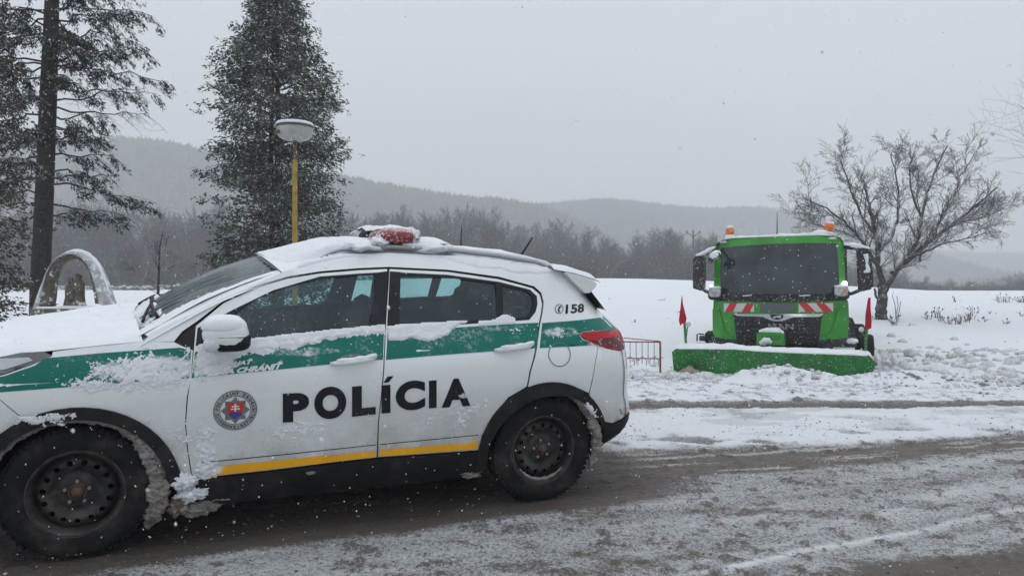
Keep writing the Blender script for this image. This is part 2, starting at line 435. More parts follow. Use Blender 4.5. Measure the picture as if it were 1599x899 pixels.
def cdt_panel(name, poly, holes, fn, mat, parent, step=.05, rim=.012, smooth=True, seg=None):
    seg = seg or step
    V = []; E = []
    def ring(p):
        n0 = len(V)
        for i in range(len(p)):
            a, b = p[i], p[(i + 1) % len(p)]; L = math.hypot(b[0] - a[0], b[1] - a[1]); k = max(1, int(L / seg))
            for j in range(k): V.append((a[0] + (b[0] - a[0]) * j / k, a[1] + (b[1] - a[1]) * j / k))
        n1 = len(V)
        for i in range(n0, n1): E.append((i, i + 1 if i + 1 < n1 else n0))
    for p in [poly] + list(holes): ring(p)
    xs = [p[0] for p in poly]; ys = [p[1] for p in poly]
    gx, gy = np.meshgrid(np.arange(min(xs) + step * .37, max(xs), step), np.arange(min(ys) + step * .41, max(ys), step)); gx = gx.ravel(); gy = gy.ravel()
    k = inpoly(gx, gy, poly)
    for h in holes: k &= ~inpoly(gx, gy, h)
    gx, gy = gx[k], gy[k]
    B = np.array(V)
    if len(gx):
        d = np.full(len(gx), 9.)
        for b in B: d = np.minimum(d, np.hypot(gx - b[0], gy - b[1]))
        kk = d > step * .35; gx, gy = gx[kk], gy[kk]
    vv, ee, ff, *_ = delaunay_2d_cdt([Vector(p) for p in V] + [Vector((a, b)) for a, b in zip(gx, gy)], E, [], 0, 1e-6)
    P = np.array([(p.x, p.y) for p in vv]); F = np.array([f for f in ff if len(f) == 3])
    c = P[F].mean(1); k = inpoly(c[:, 0], c[:, 1], poly)
    for h in holes: k &= ~inpoly(c[:, 0], c[:, 1], h)
    F = F[k]
    a = P[F]; ar = (a[:, 1, 0] - a[:, 0, 0]) * (a[:, 2, 1] - a[:, 0, 1]) - (a[:, 2, 0] - a[:, 0, 0]) * (a[:, 1, 1] - a[:, 0, 1])
    F = F[np.abs(ar) > 1e-9]
    verts = fn(P[:, 0], P[:, 1]); faces = [tuple(f) for f in F]
    if rim:
        cnt = {}
        for f in faces:
            for i in range(3):
                e = (f[i], f[(i + 1) % 3]); cnt.setdefault(tuple(sorted(e)), []).append(e)
        be = [v[0] for v in cnt.values() if len(v) == 1]
        ids = sorted({i for e in be for i in e}); mp = {i: k for k, i in enumerate(ids)}
        A = verts[ids]; Bk = fn(P[ids, 0], P[ids, 1], rim); n = len(verts); m = len(ids)
        verts = np.concatenate([verts, A, Bk])
        faces += [(n + mp[i], n + mp[j], n + m + mp[j], n + m + mp[i]) for i, j in be]
    return mobj(name, verts, faces, mat, parent, smooth)
def relief(name, fn, ar, br, res, thick, mat, parent, base=-.003, smooth=True):
    """a snow layer: grid where thickness > 0, raised by the thickness"""
    a = np.arange(ar[0], ar[1] + res, res); b = np.arange(br[0], br[1] + res, res)
    A, B = np.meshgrid(a, b, indexing='ij'); th = thick(A, B)
    P = fn(A, B, -np.where(th > 0, th, base)).reshape(-1, 3)
    na, nb = A.shape; i = np.arange(na * nb).reshape(na, nb)
    F = np.stack([i[:-1, :-1], i[1:, :-1], i[1:, 1:], i[:-1, 1:]], -1).reshape(-1, 4)
    k = (th.ravel()[F] > 0).any(1); F = F[k]
    if not len(F): return None
    u, inv = np.unique(F, return_inverse=True)
    return mobj(name, P[u], inv.reshape(F.shape), mat, parent, smooth)

car = empty('police_car', mat=MC)
tag(car, 'white police SUV with green side band and snow on its roof, in the foreground', 'police car')

# ---- outlines on the near flank (photo-read or metres)
A_LINE = [(272, 533), (285, 517), (310, 500), (350, 469), (400, 446.5), (450, 431.5), (500, 423.5), (560, 418.5), (607, 416.5), (700, 421), (780, 432), (835, 447), (846, 457), (850, 472), (848, 490), (845, 503), (841, 530), (836, 560), (830, 580), (825, 603)]
ARCH_R = [(747, 706), (753, 680), (770, 650), (794, 621), (820, 606), (847, 598), (874, 597), (900, 604), (920, 617), (937, 643), (945, 658)]
ARCH_Ri = [(762, 712), (766, 690), (782, 665), (803, 638), (828, 621), (857, 613), (887, 617), (908, 630), (925, 653), (934, 680), (938, 705)]
def circ(cx, r, a0, a1, n, cu=.36, sx=1.):
    return [('m', cx + sx * r * math.cos(R(a0 + (a1 - a0) * i / n)), cu + r * math.sin(R(a0 + (a1 - a0) * i / n))) for i in range(n + 1)]
AF_O = circ(.0, .50, 176, 8, 22, .31); AF_I = circ(.0, .435, 180, 0, 22, .31)
def arcfit(pts, n=26):
    P = np.array(cv(pts)); A = np.c_[2 * P, np.ones(len(P))]; s_ = np.linalg.lstsq(A, (P ** 2).sum(1), rcond=None)[0]
    cx, cy = s_[:2]; r = math.sqrt(s_[2] + cx * cx + cy * cy); a0 = math.atan2(P[0][1] - cy, P[0][0] - cx); a1 = math.atan2(P[-1][1] - cy, P[-1][0] - cx)
    if a0 < -1.5: a0 += 2 * math.pi
    return [(cx + r * math.cos(a0 + (a1 - a0) * i / n), cy + r * math.sin(a0 + (a1 - a0) * i / n)) for i in range(n + 1)]
AR_O = arcfit(ARCH_R); AR_I = arcfit(ARCH_Ri)
flankN, flankF = flank(), flank(far=True)
ROOF_SIDE = [(438, 426), (480, 411), (520, 402), (565, 397), (610, 395), (700, 400), (780, 409), (865, 423), (882, 425)]
side_body = [(225, 533), (238, 519), (258, 509), (310, 484), (350, 464), (395, 445)] + ROOF_SIDE + [(895, 438), (915, 458), (932, 475), (945, 484), (953, 490), (962, 500), (970, 513), (940, 516), (912, 518), (905, 522), (911, 529), (918, 532), (934, 539), (930, 563), (920, 613)] \
    + [(900, 604), (874, 597), (847, 598), (825, 604)] + A_LINE[::-1][1:]
side_body_m = cv(side_body)
fender = cv([(225, 533), (272, 534), (282, 539), (301.5, 547), (298.8, 590), (292, 620), (289.3, 660), (292.4, 700), (299.6, 747), (290, 757)]) + [(p[1], p[2]) for p in AF_O[::-1][1:-2]] \
    + [(-.46, .62), (-.47, .86), (-.48, .95), (-.30, .985), (-.18, 1.03), (-.10, 1.07)] + cv([(83, 549), (130, 543), (180, 538)])
door_f = cv([(303, 548), (306.5, 509), (350, 473), (400, 450), (450, 435), (500, 427), (560, 422), (605, 420), (602, 500), (599.5, 560), (596, 610), (590.5, 660), (588.5, 713.5), (520, 721), (450, 730), (380, 738), (301.5, 746.5), (294, 700), (291, 660), (294, 620), (300, 580)])
dlo_f = cv([(309, 512), (367, 482), (427, 453), (500, 431.5), (560, 427), (603.5, 424.5), (600.5, 513), (500, 524), (384, 536), (340, 541), (306, 540)])
gl_f = cv([(366, 491), (400, 467), (440, 450), (500, 436), (560, 430), (589, 429), (577, 515), (480, 525), (386, 534)])
door_r = cv([(609, 420), (700, 424.5), (780, 436), (832, 450), (843, 459.5), (847, 474), (845, 490), (842, 503), (838, 530), (833, 560), (827, 580), (823, 602), (820, 605), (794, 620), (770, 649), (753, 679), (748, 702), (670, 707.5), (590.8, 713), (592.3, 660), (597.8, 610), (601.3, 560), (603.8, 500)])
dlo_r = cv([(612, 424.5), (700, 429), (780, 440), (828, 452), (839, 462), (840, 475), (837, 487), (827, 499.5), (700, 508), (606, 515)])
gl_r = cv([(624, 432), (700, 433.5), (774, 443), (778, 497), (700, 503), (622, 509.5)])
gl_q = cv([(785, 446), (824, 455), (832, 463), (833, 475), (830, 486), (822, 495), (787, 497.5)])
TAIL = [(905, 522), (912, 518.5), (940, 516.5), (971, 513.5), (976, 519), (979, 531), (975, 545), (967, 546), (950, 543), (934, 538.5), (918, 531.5)]
tail = cv(TAIL)
def deco(name, pts, mat, parent, off=.0016, far=False, metres=False, step=.06, rim=0):
    p = pts if metres else cv(pts)
    return cdt_panel(name, p, [], flank(off, far), mat, parent, step=step, rim=rim)

for far in (False, True):
    fl = flank(0, far); fi = flank(-.0025, far)
    sb = cdt_panel('side_body', side_body_m, [], fl, M_['paint'], car, .05)
    fe = cdt_panel('fender', fender, [], fl, M_['paint'], car, .045)
    d1 = cdt_panel('door', door_f, [dlo_f], fl, M_['paint'], car, .045)
    d2 = cdt_panel('door', door_r, [dlo_r], fl, M_['paint'], car, .045)
    w1 = cdt_panel('window_frame', dlo_f, [gl_f], flank(-.002, far), M_['gloss'], d1, .06, .02)
    w2 = cdt_panel('window_frame', dlo_r, [gl_r, gl_q], flank(-.002, far), M_['gloss'], d2, .06, .02)
    cdt_panel('window', gl_f, [], flank(-.010, far), M_['glassfar' if far else 'glass'], d1, .08, 0)
    cdt_panel('window', gl_r, [], flank(-.010, far), M_['glassfar' if far else 'glass'], d2, .08, 0)
    cdt_panel('window', gl_q, [], flank(-.010, far), M_['glassfar' if far else 'glass'], d2, .08, 0)
    # dark seals behind the panel gaps
    g = cdt_panel('door_seal', [(.2, .36), (.60, .34), (2.24, .34), (2.24, .5), (2.75, 1.02), (2.76, 1.42), (2.4, 1.50), (1.9, 1.535), (1.25, 1.51), (.62, 1.25), (.44, 1.14), (.3, .9), (.49, .5)], [[(p[0], p[1]) for p in gl_f], gl_r, gl_q], flank(-.016, far), M_['gap'], car, .08, 0)
    # inner door cards and pillars
    cdt_panel('door_trim', [(.25, .22), (3.2, .22), (3.2, 1.0), (2.9, 1.40), (2.5, 1.47), (1.9, 1.50), (1.3, 1.47), (.8, 1.28), (.4, 1.1)], [gl_f, gl_r, gl_q], flank(-.075, far), M_['interior'], car, .1, .03)
    # sill
    cdt_panel('sill', cv([(287, 758), (301, 749.5), (380, 741), (450, 733), (520, 724), (590, 716), (670, 710.5), (747, 705.5)]) + [(2.22, .25), (2.16, .19), (.6, .19), (.50, .25)], [], flank(.004, far), M_['plastic'], car, .05, .12)
    # wheel-arch cladding
    cdt_panel('arch_trim', [(p[1], p[2]) for p in AF_O] + [(p[1], p[2]) for p in AF_I[::-1]], [], flank(.016, far), M_['plastic'], fe, .04, .05)
    cdt_panel('arch_trim', AR_O + [(3.13, .36), (3.10, .33)] + AR_I[::-1][1:-1] + [(2.28, .24), (2.2, .22), (2.2, .3)], [], flank(.016, far), M_['plastic'], sb, .04, .05)
    # bumpers
    rb = cdt_panel('rear_bumper', cv([(935, 540), (950, 544.5), (967, 547.5)]) + [(float(eend(.96)) - .006, .96), (float(eend(.85)) - .004, .85), (float(eend(.7)) - .004, .7), (float(eend(.6)) - .004, .6), (float(eend(.53)) - .004, .53)] + cv([(957, 660), (946, 658), (938, 643), (921, 616), (931, 564)]), [], fl, M_['paint'], car, .04)
    cdt_panel('bumper_skirt', [cv([(945.5, 659)])[0], cv([(957, 661.5)])[0], (float(eend(.52)) - .004, .52), (float(eend(.44)) - .004, .44), (float(eend(.36)) - .004, .36), (float(eend(.3)) - .004, .3), (3.17, .285), (3.11, .33)], [], flank(.008, far), M_['plastic'], rb, .04)
    deco('reflector', [(968, 638), (983, 632), (984, 640), (971, 646.5)], M_['reflector'], rb, .006, far, rim=.008)
    tl = cdt_panel('tail_light', tail, [], flank(.008, far), M_['lens_red'], car, .03, .02)
    deco('lower_lens', [(925, 531), (945, 527), (965, 524), (976, 530), (974, 544), (966, 544), (950, 541), (934, 537)], M_['lens_dark'], tl, .011, far)
    # headlight
    hl = cdt_panel('headlight', [(-.50, .985), (-.30, .99), (-.17, 1.035), (-.10, 1.068), (-.14, 1.09), (-.24, 1.085), (-.40, 1.05), (-.52, 1.015)], [], flank(.003, far), plain('headlight_glass', (.07, .08, .085), .08, coat=1, var=.3, vs=12) if not far else M_['headlight'], car, .03, .02)
    if not far: M_['headlight'] = hl.data.materials[0]
    deco('lamp_lens', [(-.44, 1.0), (-.30, 1.01), (-.18, 1.05), (-.2, 1.065), (-.32, 1.06), (-.45, 1.03)], snowmat('iced_lens', (.5, .54, .57)) if not far else M_['snow'], hl, .006, far, True)
    fb = cdt_panel('front_bumper', [(-.484, .945), (-.476, .86), (-.466, .61), (-.50, .42), (-.50, .3), (float(fend(.3)) + .004, .3), (float(fend(.45)) + .004, .45), (float(fend(.6)) + .004, .6), (float(fend(.8)) + .004, .8), (float(fend(.94)) + .004, .94)], [], fl, M_['paint'], car, .04)
    # green band
    gA = deco('green_band', [('m', -.475, .955), ('m', -.30, .98), ('m', -.17, 1.025), (71, 559), (157, 551), (281, 542.5), (299, 547), (296, 590), (139, 601.5), (0, 612), ('m', -.47, .88)], M_['green'], fe, far=far)
    gB = deco('green_band', [(305, 549), (340, 546), (400, 541), (500, 530), (600, 518.5), (598.5, 561), (500, 570), (400, 580), (299.5, 590)], M_['green'], d1, far=far)
    gC = deco('green_band', [(605.5, 519), (700, 512), (780, 506.5), (841, 503.5), (839, 543), (700, 553), (603, 561.5)], M_['green'], d2, far=far)
    gD = deco('green_band', [(847, 504), (888, 501), (925, 497), (950, 492), (956, 495), (963, 504), (969, 513), (940, 515.5), (912, 517.3), (904, 521.5), (910, 530), (918, 533), (932, 538.5), (843, 543)], M_['green'], sb, far=far)
    # amber strip along the door bottoms
    deco('amber_strip', [(326, 729.5), (450, 716.5), (587.5, 703.5), (587.5, 712.5), (450, 729), (327, 743)], M_['yellow'], d1, far=far)
    deco('amber_strip', [(593, 702.5), (670, 695.5), (747, 688.5), (745.5, 700.5), (670, 706.5), (592.5, 712)], M_['yellow'], d2, far=far)
    deco('crease', [(312, 721.5), (450, 707.8), (588, 693.3), (588, 694.6), (450, 709.2), (312, 723)], M_['gap'], d1, .001, far)
    deco('crease', [(594, 692.8), (670, 685.5), (748, 678), (748, 679.2), (670, 686.8), (594, 694)], M_['gap'], d2, .001, far)
    # fuel flap outline
    if not far:
        ring_o = [(874 + 17.5 * math.cos(a) - 2 * math.sin(a), 553 + 19 * math.sin(a) + 2.5 * math.cos(a)) for a in np.linspace(0, 2 * math.pi, 28, endpoint=False)]
        ring_i = [(874 + (p[0] - 874) * .93, 553 + (p[1] - 553) * .935) for p in ring_o]
        cdt_panel('fuel_flap', cv(ring_o), [cv(ring_i)], flank(.0022), plain('flap_gap', (.13, .145, .15), .6), sb, .05, 0)
    # dark sail triangle ahead of the door gap
    deco('sail_trim', [(286, 531), (303, 518), (304.5, 513.5), (302, 543), (290, 538)], M_['gloss'], sb, -.004 if False else .0018, far)

for far, da, db in ((False, 0, 1), (True, 2, 3)):
    dd = [o for o in car.children if o.name.startswith('door') and not o.name.startswith('door_')]
    deco('pillar_trim', [(588, 425.5), (605.3, 423.3), (602.6, 500), (602, 513.5), (576, 516)], M_['gloss'], dd[da], .0022, far)
    deco('pillar_trim', [(609.2, 423.5), (626, 424.5), (624, 512), (605, 514), (605.3, 500)], M_['gloss'], dd[db], .0022, far)
# ---- door handles (thick bars standing off the door) and the mirror
doors = [o for o in car.children if o.name.startswith('door') and not o.name.startswith('door_')]
def blob(name, c, r, mat, parent, n=20, m=12, p=2.4, noise_=0, seed=0, squash=None, rough=0):
    V = []; F = []
    for i in range(m + 1):
        ph = -math.pi / 2 + math.pi * i / m
        for j in range(n):
            th = 2 * math.pi * j / n
            x = math.cos(ph) * math.cos(th); y = math.cos(ph) * math.sin(th); z = math.sin(ph)
            sg = lambda q: math.copysign(abs(q) ** (2 / p), q)
            v = Vector((sg(x), sg(y), sg(z)))
            if noise_: v *= 1 + noise_ * (mnoise.noise(v * 2.3 + Vector((seed, 0, 0))) + .5 * mnoise.noise(v * 6 + Vector((seed, 5, 0))))
            if rough: v *= 1 + rough * (mnoise.noise(v * 9 + Vector((seed, 1, 0))) + .8 * mnoise.noise(v * 22 + Vector((seed, 2, 0))))
            if squash: v = squash(v)
            V.append((c[0] + v.x * r[0], c[1] + v.y * r[1], c[2] + v.z * r[2]))
    for i in range(m):
        for j in range(n): F.append((i * n + j, i * n + (j + 1) % n, (i + 1) * n + (j + 1) % n, (i + 1) * n + j))
    return mobj(name, V, F, mat, parent)
for k, d in enumerate(doors):
    far = k >= 2
    (x0, z0), (x1, z1) = [(px2su(516, 567), px2su(586, 557)), (px2su(772, 546), px2su(830, 537))][k % 2]
    y = lambda t: (W - t) if far else t
    mb = MB(); P = []
    for i in range(9):
        q = i / 8; P.append((x0 + (x1 - x0) * q, y(T(x0, z0) - .008 - .034 * math.sin(math.pi * q) ** .5), z0 + (z1 - z0) * q))
    mb.tube(P, [.010 + .010 * math.sin(math.pi * i / 8) ** .6 for i in range(9)], 10)
    h = mb.build('handle', M_['paint'], d, True)
    if not far:
        V = [(p[0], p[1] - .002, p[2] + .012) for p in P[1:]]; mb = MB(); mb.tube(V, [.011 + .007 * math.sin(i * 1.9) ** 2 for i in range(8)], 9)
        mb.build('handle_snow', M_['snowsoft'], h, True)
        deco('handle_cup', [(px, py) for px, py in ([(528, 560), (540, 553), (560, 552), (572, 556), (566, 562), (540, 566)] if k == 0 else [(784, 542), (794, 537), (808, 536), (820, 539), (814, 543), (796, 545)])], M_['greyink'], d, .0025)
for far in (False, True):
    cx, cz = px2plane(352, 521, -.10); y = -.10 if not far else W + .10; sgn = 1 if not far else -1
    mir = blob('mirror', (cx, y, cz), (.118, .085, .088), M_['paint'], car, 28, 18, 2.9, squash=lambda v: Vector((v.x * (1 - .12 * max(0, v.z)) + .16 * (1 - v.z * .5) * .2, v.y, v.z * (1 - .28 * max(0, -v.x)) - .05 * v.x)))
    blob('mirror_base', (cx + .018, y + .004 * sgn, cz - .036), (.112, .084, .058), M_['gloss'], mir, 24, 12, 3.2)
    mb = MB(); mb.tube([(cx - .02, y + .05 * sgn, cz - .05), (cx - .035, y + .11 * sgn, cz - .075), (cx - .04, y + .17 * sgn, cz - .085)], [.03, .026, .03], 10); mb.build('mirror_arm', M_['gloss'], mir, True)
    mb = MB(); mb.box((cx + .03, y - .080 * sgn, cz - .006), (.13, .014, .010), None, 0, .004); mb.build('turn_signal', M_['chrome'], mir)
    if not far:
        blob('snow_cap', (cx - .004, y - .002, cz + .036), (.113, .086, .066), M_['snowsoft'], mir, 24, 14, 2.5, .05, 3, squash=lambda v: Vector((v.x * (1 - .12 * max(0, v.z)), v.y, v.z if v.z > 0 else v.z * .45)))
        blob('snow_clump', (cx - .055, y - .045, cz - .045), (.055, .035, .045), M_['snow'], mir, 16, 10, 2, .3, 9)

# ---- hood, windscreen, roof, tail: surfaces spanning the width
_hs = [-.70, -.50, -.32, -.13, .18, .31, .45]; _hu = [.985, 1.025, 1.062, 1.090, 1.116, 1.125, 1.16]
_hc = [1.02, 1.085, 1.12, 1.15, 1.185, 1.205, 1.24]
def hood_fn(a, b, d=0.):
    """a = s, b = 0..1 across the width"""
    ue = np.interp(a, _hs, _hu); uc = np.interp(a, _hs, _hc)
    te = T(np.minimum(a, 9), ue) + .002; t = te + (W - 2 * te) * b
    q = np.abs(2 * b - 1); u = ue + (uc - ue) * (1 - q ** 3.2) + .012 * np.exp(-((q - .72) / .1) ** 2)
    bow = .10 * (1 - q ** 2)
    aa = a + (.0 - bow) * sstep(.0, .35, a) - .12 * (1 - q ** 2) * sstep(-.3, -.7, a)
    return np.stack([aa, t, u - d], -1)
def grid(name, fn, ar, br, na, nb, mat, parent, d=0.):
    A, B = np.meshgrid(np.linspace(*ar, na), np.linspace(*br, nb), indexing='ij')
    P = fn(A, B, d).reshape(-1, 3); i = np.arange(na * nb).reshape(na, nb)
    return mobj(name, P, np.stack([i[:-1, :-1], i[1:, :-1], i[1:, 1:], i[:-1, 1:]], -1).reshape(-1, 4), mat, parent)
hood = grid('bonnet', hood_fn, (-.70, .31), (0, 1), 40, 60, M_['paint'], car)
def hood_snow(A, B):
    q = np.minimum(B, 1 - B) * W
    th = .012 + .013 * fbm(A * 3, B * 6, 3) + .010 * (fbm(A * 9, B * 17, 4) - .5) + .005 * (fbm(A * 30, B * 55, 5) - .5)
    edge = sstep(.0, .06 + .07 * fbm(A * 4, B * 0, 8), q)
    # an oval where the warm bonnet shows through the layer
    rx = (A + .10) / .13; ry = (B - .34) / .17; rr = np.sqrt(rx * rx + ry * ry) + .25 * (fbm(A * 9, B * 20, 4) - .5)
    th = th - .013 * np.exp(-((rr - 1) / .12) ** 2)
    return np.maximum(th * edge, .0004) * (1)
relief('snow_layer', hood_fn, (-.70, .305), (0.004, .996), .012, hood_snow, M_['snowsoft'], hood)
# windscreen from cowl line to roof line
def ws_fn(a, b, d=0.):
    q = np.abs(2 * b - 1); k = 1 - q ** 2.0
    s0 = .375 - .10 * k; u0 = 1.188 + .055 * k; t0 = .175
    s1 = 1.03 - .11 * k; u1 = 1.482 + .072 * k; t1 = .325
    s = s0 + (s1 - s0) * a; u = u0 + (u1 - u0) * a + .030 * np.sin(np.pi * a); te = t0 + (t1 - t0) * a
    return np.stack([s + d * .4, te + (W - 2 * te) * b, u - d], -1)
ws = grid('windscreen', ws_fn, (0, 1), (0, 1), 20, 40, M_['wind'], car)
grid('windscreen_surround', ws_fn, (-.16, 1.06), (-.055, 1.055), 20, 40, M_['paint'], car, .010)
# painted pillars joining the flank to the windscreen edge
for far in (False, True):
    e_ = [px2su(*p) for p in ((232, 524), (246, 515), (258, 509), (284, 496), (310, 484), (330, 474), (350, 464), (372, 454.5), (395, 445), (416, 435.5), (438, 426))]
    V = []; F = []
    for i, (s_, u_) in enumerate(e_):
        a_ = -.12 + 1.13 * i / (len(e_) - 1); q0 = np.array([s_, float(T(s_, u_)) + .002, u_ - .004]); q1 = ws_fn(np.array(a_), np.array(.004), -.004)
        mid_ = (q0 + q1) / 2 + np.array([0, -.004, .010])
        for q_ in (q0, mid_, q1): V.append((q_[0], (W - q_[1]) if far else q_[1], q_[2]))
    for i in range(len(e_) - 1):
        for j in (0, 1): F.append((i * 3 + j, i * 3 + j + 1, i * 3 + j + 4, i * 3 + j + 3))
    mobj('pillar', V, F, M_['paint'], car)
# cowl and wipers
mb = MB()
for b0 in (.08, .50):
    P = [ws_fn(np.array(.04 + .02 * i / 8), np.array(b0 + .40 * i / 8), -.012) for i in range(9)]
    mb.tube(P, .011, 6)
    P = [ws_fn(np.array(-.06 + .10 * i / 4), np.array(b0 + .02 + .17 * i / 4), -.02) for i in range(5)]
    mb.tube(P, .009, 6)
mb.build('wiper', M_['plastic'], ws, True)
def cowl_snow(A, B):
    n = fbm(A * 8, B * 26, 21); n2 = fbm(A * 30, B * 60, 22)
    th = .028 * (n - .40) * 2 + .012 * (n2 - .5)
    return np.where((n > .44), np.maximum(th, .004), 0) * np.where(A < .02 + .16 * fbm(B * 9, B * 0, 6) ** 1.5, 1, 0)
relief('cowl_snow', ws_fn, (-.16, .2), (.0, 1.), .01, cowl_snow, M_['snow'], ws)
# snow clinging along the near pillar and the windscreen header
def frame_fn(a, b, d=0.): return ws_fn(a, b, d)
def pillar_snow(A, B):
    n = fbm(A * 5, B * 10, 31)
    w_ = .018 + .05 * fbm(A * 6, A * 0, 32) * (A < .55)
    th = .012 + .01 * n
    return np.where((B < w_ * .9) & (A < 1.0), th, 0)
relief('pillar_snow', ws_fn, (-.16, 1.0), (-.02, .12), .008, pillar_snow, M_['snowsoft'], ws)

RS = [px2su(*p) for p in ROOF_SIDE]; _rs = [p[0] for p in RS]; _ru = [p[1] for p in RS]
_cs = [.90, 1.0, 1.2, 1.6, 2.0, 2.4, 2.85, 3.1]; _cu = [1.55, 1.570, 1.605, 1.635, 1.630, 1.605, 1.545, 1.50]
def roof_fn(a, b, d=0.):
    ue = np.interp(a, _rs, _ru); uc = np.interp(a, _cs, _cu)
    te = T(np.minimum(a, 2.9), ue); q = np.abs(2 * b - 1)
    u = ue + (uc - ue) * (1 - q ** 2.6)
    aa = a - .11 * (1 - q ** 2) * sstep(1.3, 1.03, a)
    return np.stack([aa, te + (W - 2 * te) * b, u - d], -1)
roof = grid('roof', roof_fn, (1.03, 2.84), (0, 1), 50, 50, M_['paint'], car)
grid('headliner', roof_fn, (1.05, 2.84), (0.02, .98), 16, 16, M_['headliner'], car, .05)
def roof_snow(A, B):
    q = np.minimum(B, 1 - B) * 1.3
    w_ = .05 + .05 * fbm(A * 3, B * 0 + 2, 41)
    n = fbm(A * 2.2, B * 4, 42); n2 = fbm(A * 14, B * 22, 43)
    th = (.026 + .045 * n + .012 * n2) * sstep(w_, w_ + .06, q)
    th = th * sstep(1.02 + .05 * fbm(B * 14, B * 0, 44), 1.38, A) * (.55 + .45 * sstep(2.9, 2.5, A))
    th += .014 * np.exp(-((A - 1.30) / .2) ** 2) * sstep(w_, w_ + .2, q)
    return np.where(th > .003, th, 0)
relief('snow_layer', roof_fn, (1.0, 2.84), (0, 1), .014, roof_snow, M_['snow'], roof)
# thin snow between roof rail and door line on the near side
def side_snow(A, B):
    top = np.interp(A, _rs, _ru); v = (top - B)
    lim = .006 + .050 * sstep(1.95, 2.3, A) * (.3 + fbm(A * 5, B * 2, 51)) * sstep(2.85, 2.6, A) + .012 * fbm(A * 18, B * 0, 52)
    th = .004 + .004 * fbm(A * 20, B * 22, 53)
    return np.where((v < lim) & (v > -.012), th * sstep(0, .02, lim - v + .004), 0)
relief('edge_snow', flank(), (1.12, 2.92), (1.36, 1.60), .009, side_snow, M_['snowsoft'], roof)
for far in (False, True):
    P = []; 
    for i in range(25):
        q = i / 24; px = 508 + (872 - 508) * q
        s = 1.26 + (2.83 - 1.26) * q; u = float(np.interp(s, _rs, _ru)); t = float(T(min(s, 2.9), u)) + .035
        h = .034 * min(1, math.sin(math.pi * min(max(q, .0), 1.)) * 5) + .006
        P.append((s, (W - t) if far else t, u + h))
    mb = MB(); mb.tube(P, [.008 + .008 * min(1, 6 * min(q / 24, 1 - q / 24)) for q in range(25)], 8); rl = mb.build('roof_rail', M_['silver'], car, True)
    if not far:
        S = [(p[0], p[1] + .006, p[2] + .016) for p in P[8:]]; mb = MB(); mb.tube(S, [.010 + .010 * abs(math.sin(i * .9)) for i in range(len(S))], 8); mb.build('rail_snow', M_['snowsoft'], rl, True)
# tailgate, spoiler, rear glass
def tail_fn(a, b, d=0.):
    """a = height"""
    e = eend(a) - .10; te = np.minimum(T(e, a) + .06, .6); q = np.abs(2 * b - 1)
    return np.stack([e + .08 * (1 - q ** 4) + .02 - d, te + (W - 2 * te) * b, a], -1)
grid('tailgate', tail_fn, (.30, 1.26), (-.06, 1.06), 30, 40, M_['paint'], car)
def nose_fn(a, b, d=0.):
    e = fend(a) + .10; te = np.minimum(T(e, a) + .05, .6); q = np.abs(2 * b - 1)
    return np.stack([e - .09 * (1 - q ** 3) + d, te + (W - 2 * te) * b, a], -1)
grid('grille', nose_fn, (.30, 1.03), (-.08, 1.08), 20, 30, M_['gloss'], car)
sp = [px2plane(px, py, .24) for px, py in ((883, 426), (905, 430), (925, 437), (932, 443), (930, 448), (921, 457), (914.5, 457.5), (897, 440.5))]
mb = MB(); mb.prism(sp, .235, W - .235, lambda a, b, d: (a, d, b)); spo = mb.build('spoiler', M_['paint'], car)
def sp_fn(a, b, d=0.):
    z = np.interp(a, [2.80, 2.95, 3.10, 3.18], [1.522, 1.500, 1.462, 1.430]); return np.stack([a, .235 + (W - .47) * b, z - d + .02 * (1 - np.abs(2 * b - 1) ** 3)], -1)
grid('spoiler_top', sp_fn, (2.80, 3.16), (0, 1), 10, 30, M_['paint'], spo)
relief('snow_layer', sp_fn, (2.80, 3.165), (0, 1), .012, lambda A, B: (.012 + .03 * fbm(A * 5, B * 6, 61)) * sstep(0, .05, B) * sstep(0, .05, 1 - B) * sstep(3.175, 3.12, A) + .004, M_['snow'], spo)
def rg_fn(a, b, d=0.):
    s = 2.98 + .16 * (1 - a); u = 1.25 + .20 * a; te = .20 + .05 * a
    return np.stack([s + .05 - d, te + (W - 2 * te) * b, u], -1)
grid('rear_window', rg_fn, (0, 1), (0, 1), 8, 10, M_['gloss'], car)
deco('rear_glass_edge', [(915, 458.5), (921, 457), (928, 450), (929, 461), (931.5, 471)], plain('snowy_black', (.03, .03, .035), .4, snow=1.2, snowscale=60), car, -.002, rim=.03)

# floor, bulkheads, seats
mb = MB(); mb.box((1.3, W / 2, .27), (3.7, 1.42, .10)); mb.box((-.1, W / 2, .6), (1.0, 1.0, .55)); mb.box((3.05, W / 2, .45), (.5, 1.2, .3)); mb.build('underbody', M_['under'], car)
mb = MB(); mb.box((.45, W / 2, .95), (.30, 1.46, .28), None, 0, .08); mb.build('dashboard', M_['interior'], car)
def seat(x, y, wd=.50, head=True):
    mb = MB(); mb.box((x, y, .60), (.5, wd, .16), None, 0, .05)
    mb.box((x + .30, y, .92), (.13, wd, .62), Matrix.Rotation(R(-14), 3, 'Y').inverted(), 0, .05)
    st = mb.build('seat', M_['cloth'], car)
    ys = [y] if wd < .6 else [y - .42, y, y + .42]
    for yy in ys:
        mb = MB(); mb.box((x + .41, yy, 1.25), (.10, .24, .16), Matrix.Rotation(R(14), 3, 'Y'), 0, .04); mb.tube([(x + .38, yy - .06, 1.15), (x + .40, yy - .06, 1.28)], .008, 5); mb.tube([(x + .38, yy + .06, 1.15), (x + .40, yy + .06, 1.28)], .008, 5)
        mb.build('headrest', M_['cloth'], st)
seat(1.15, .54); seat(1.15, W - .54); seat(2.12, W / 2, 1.30)
mb = MB()
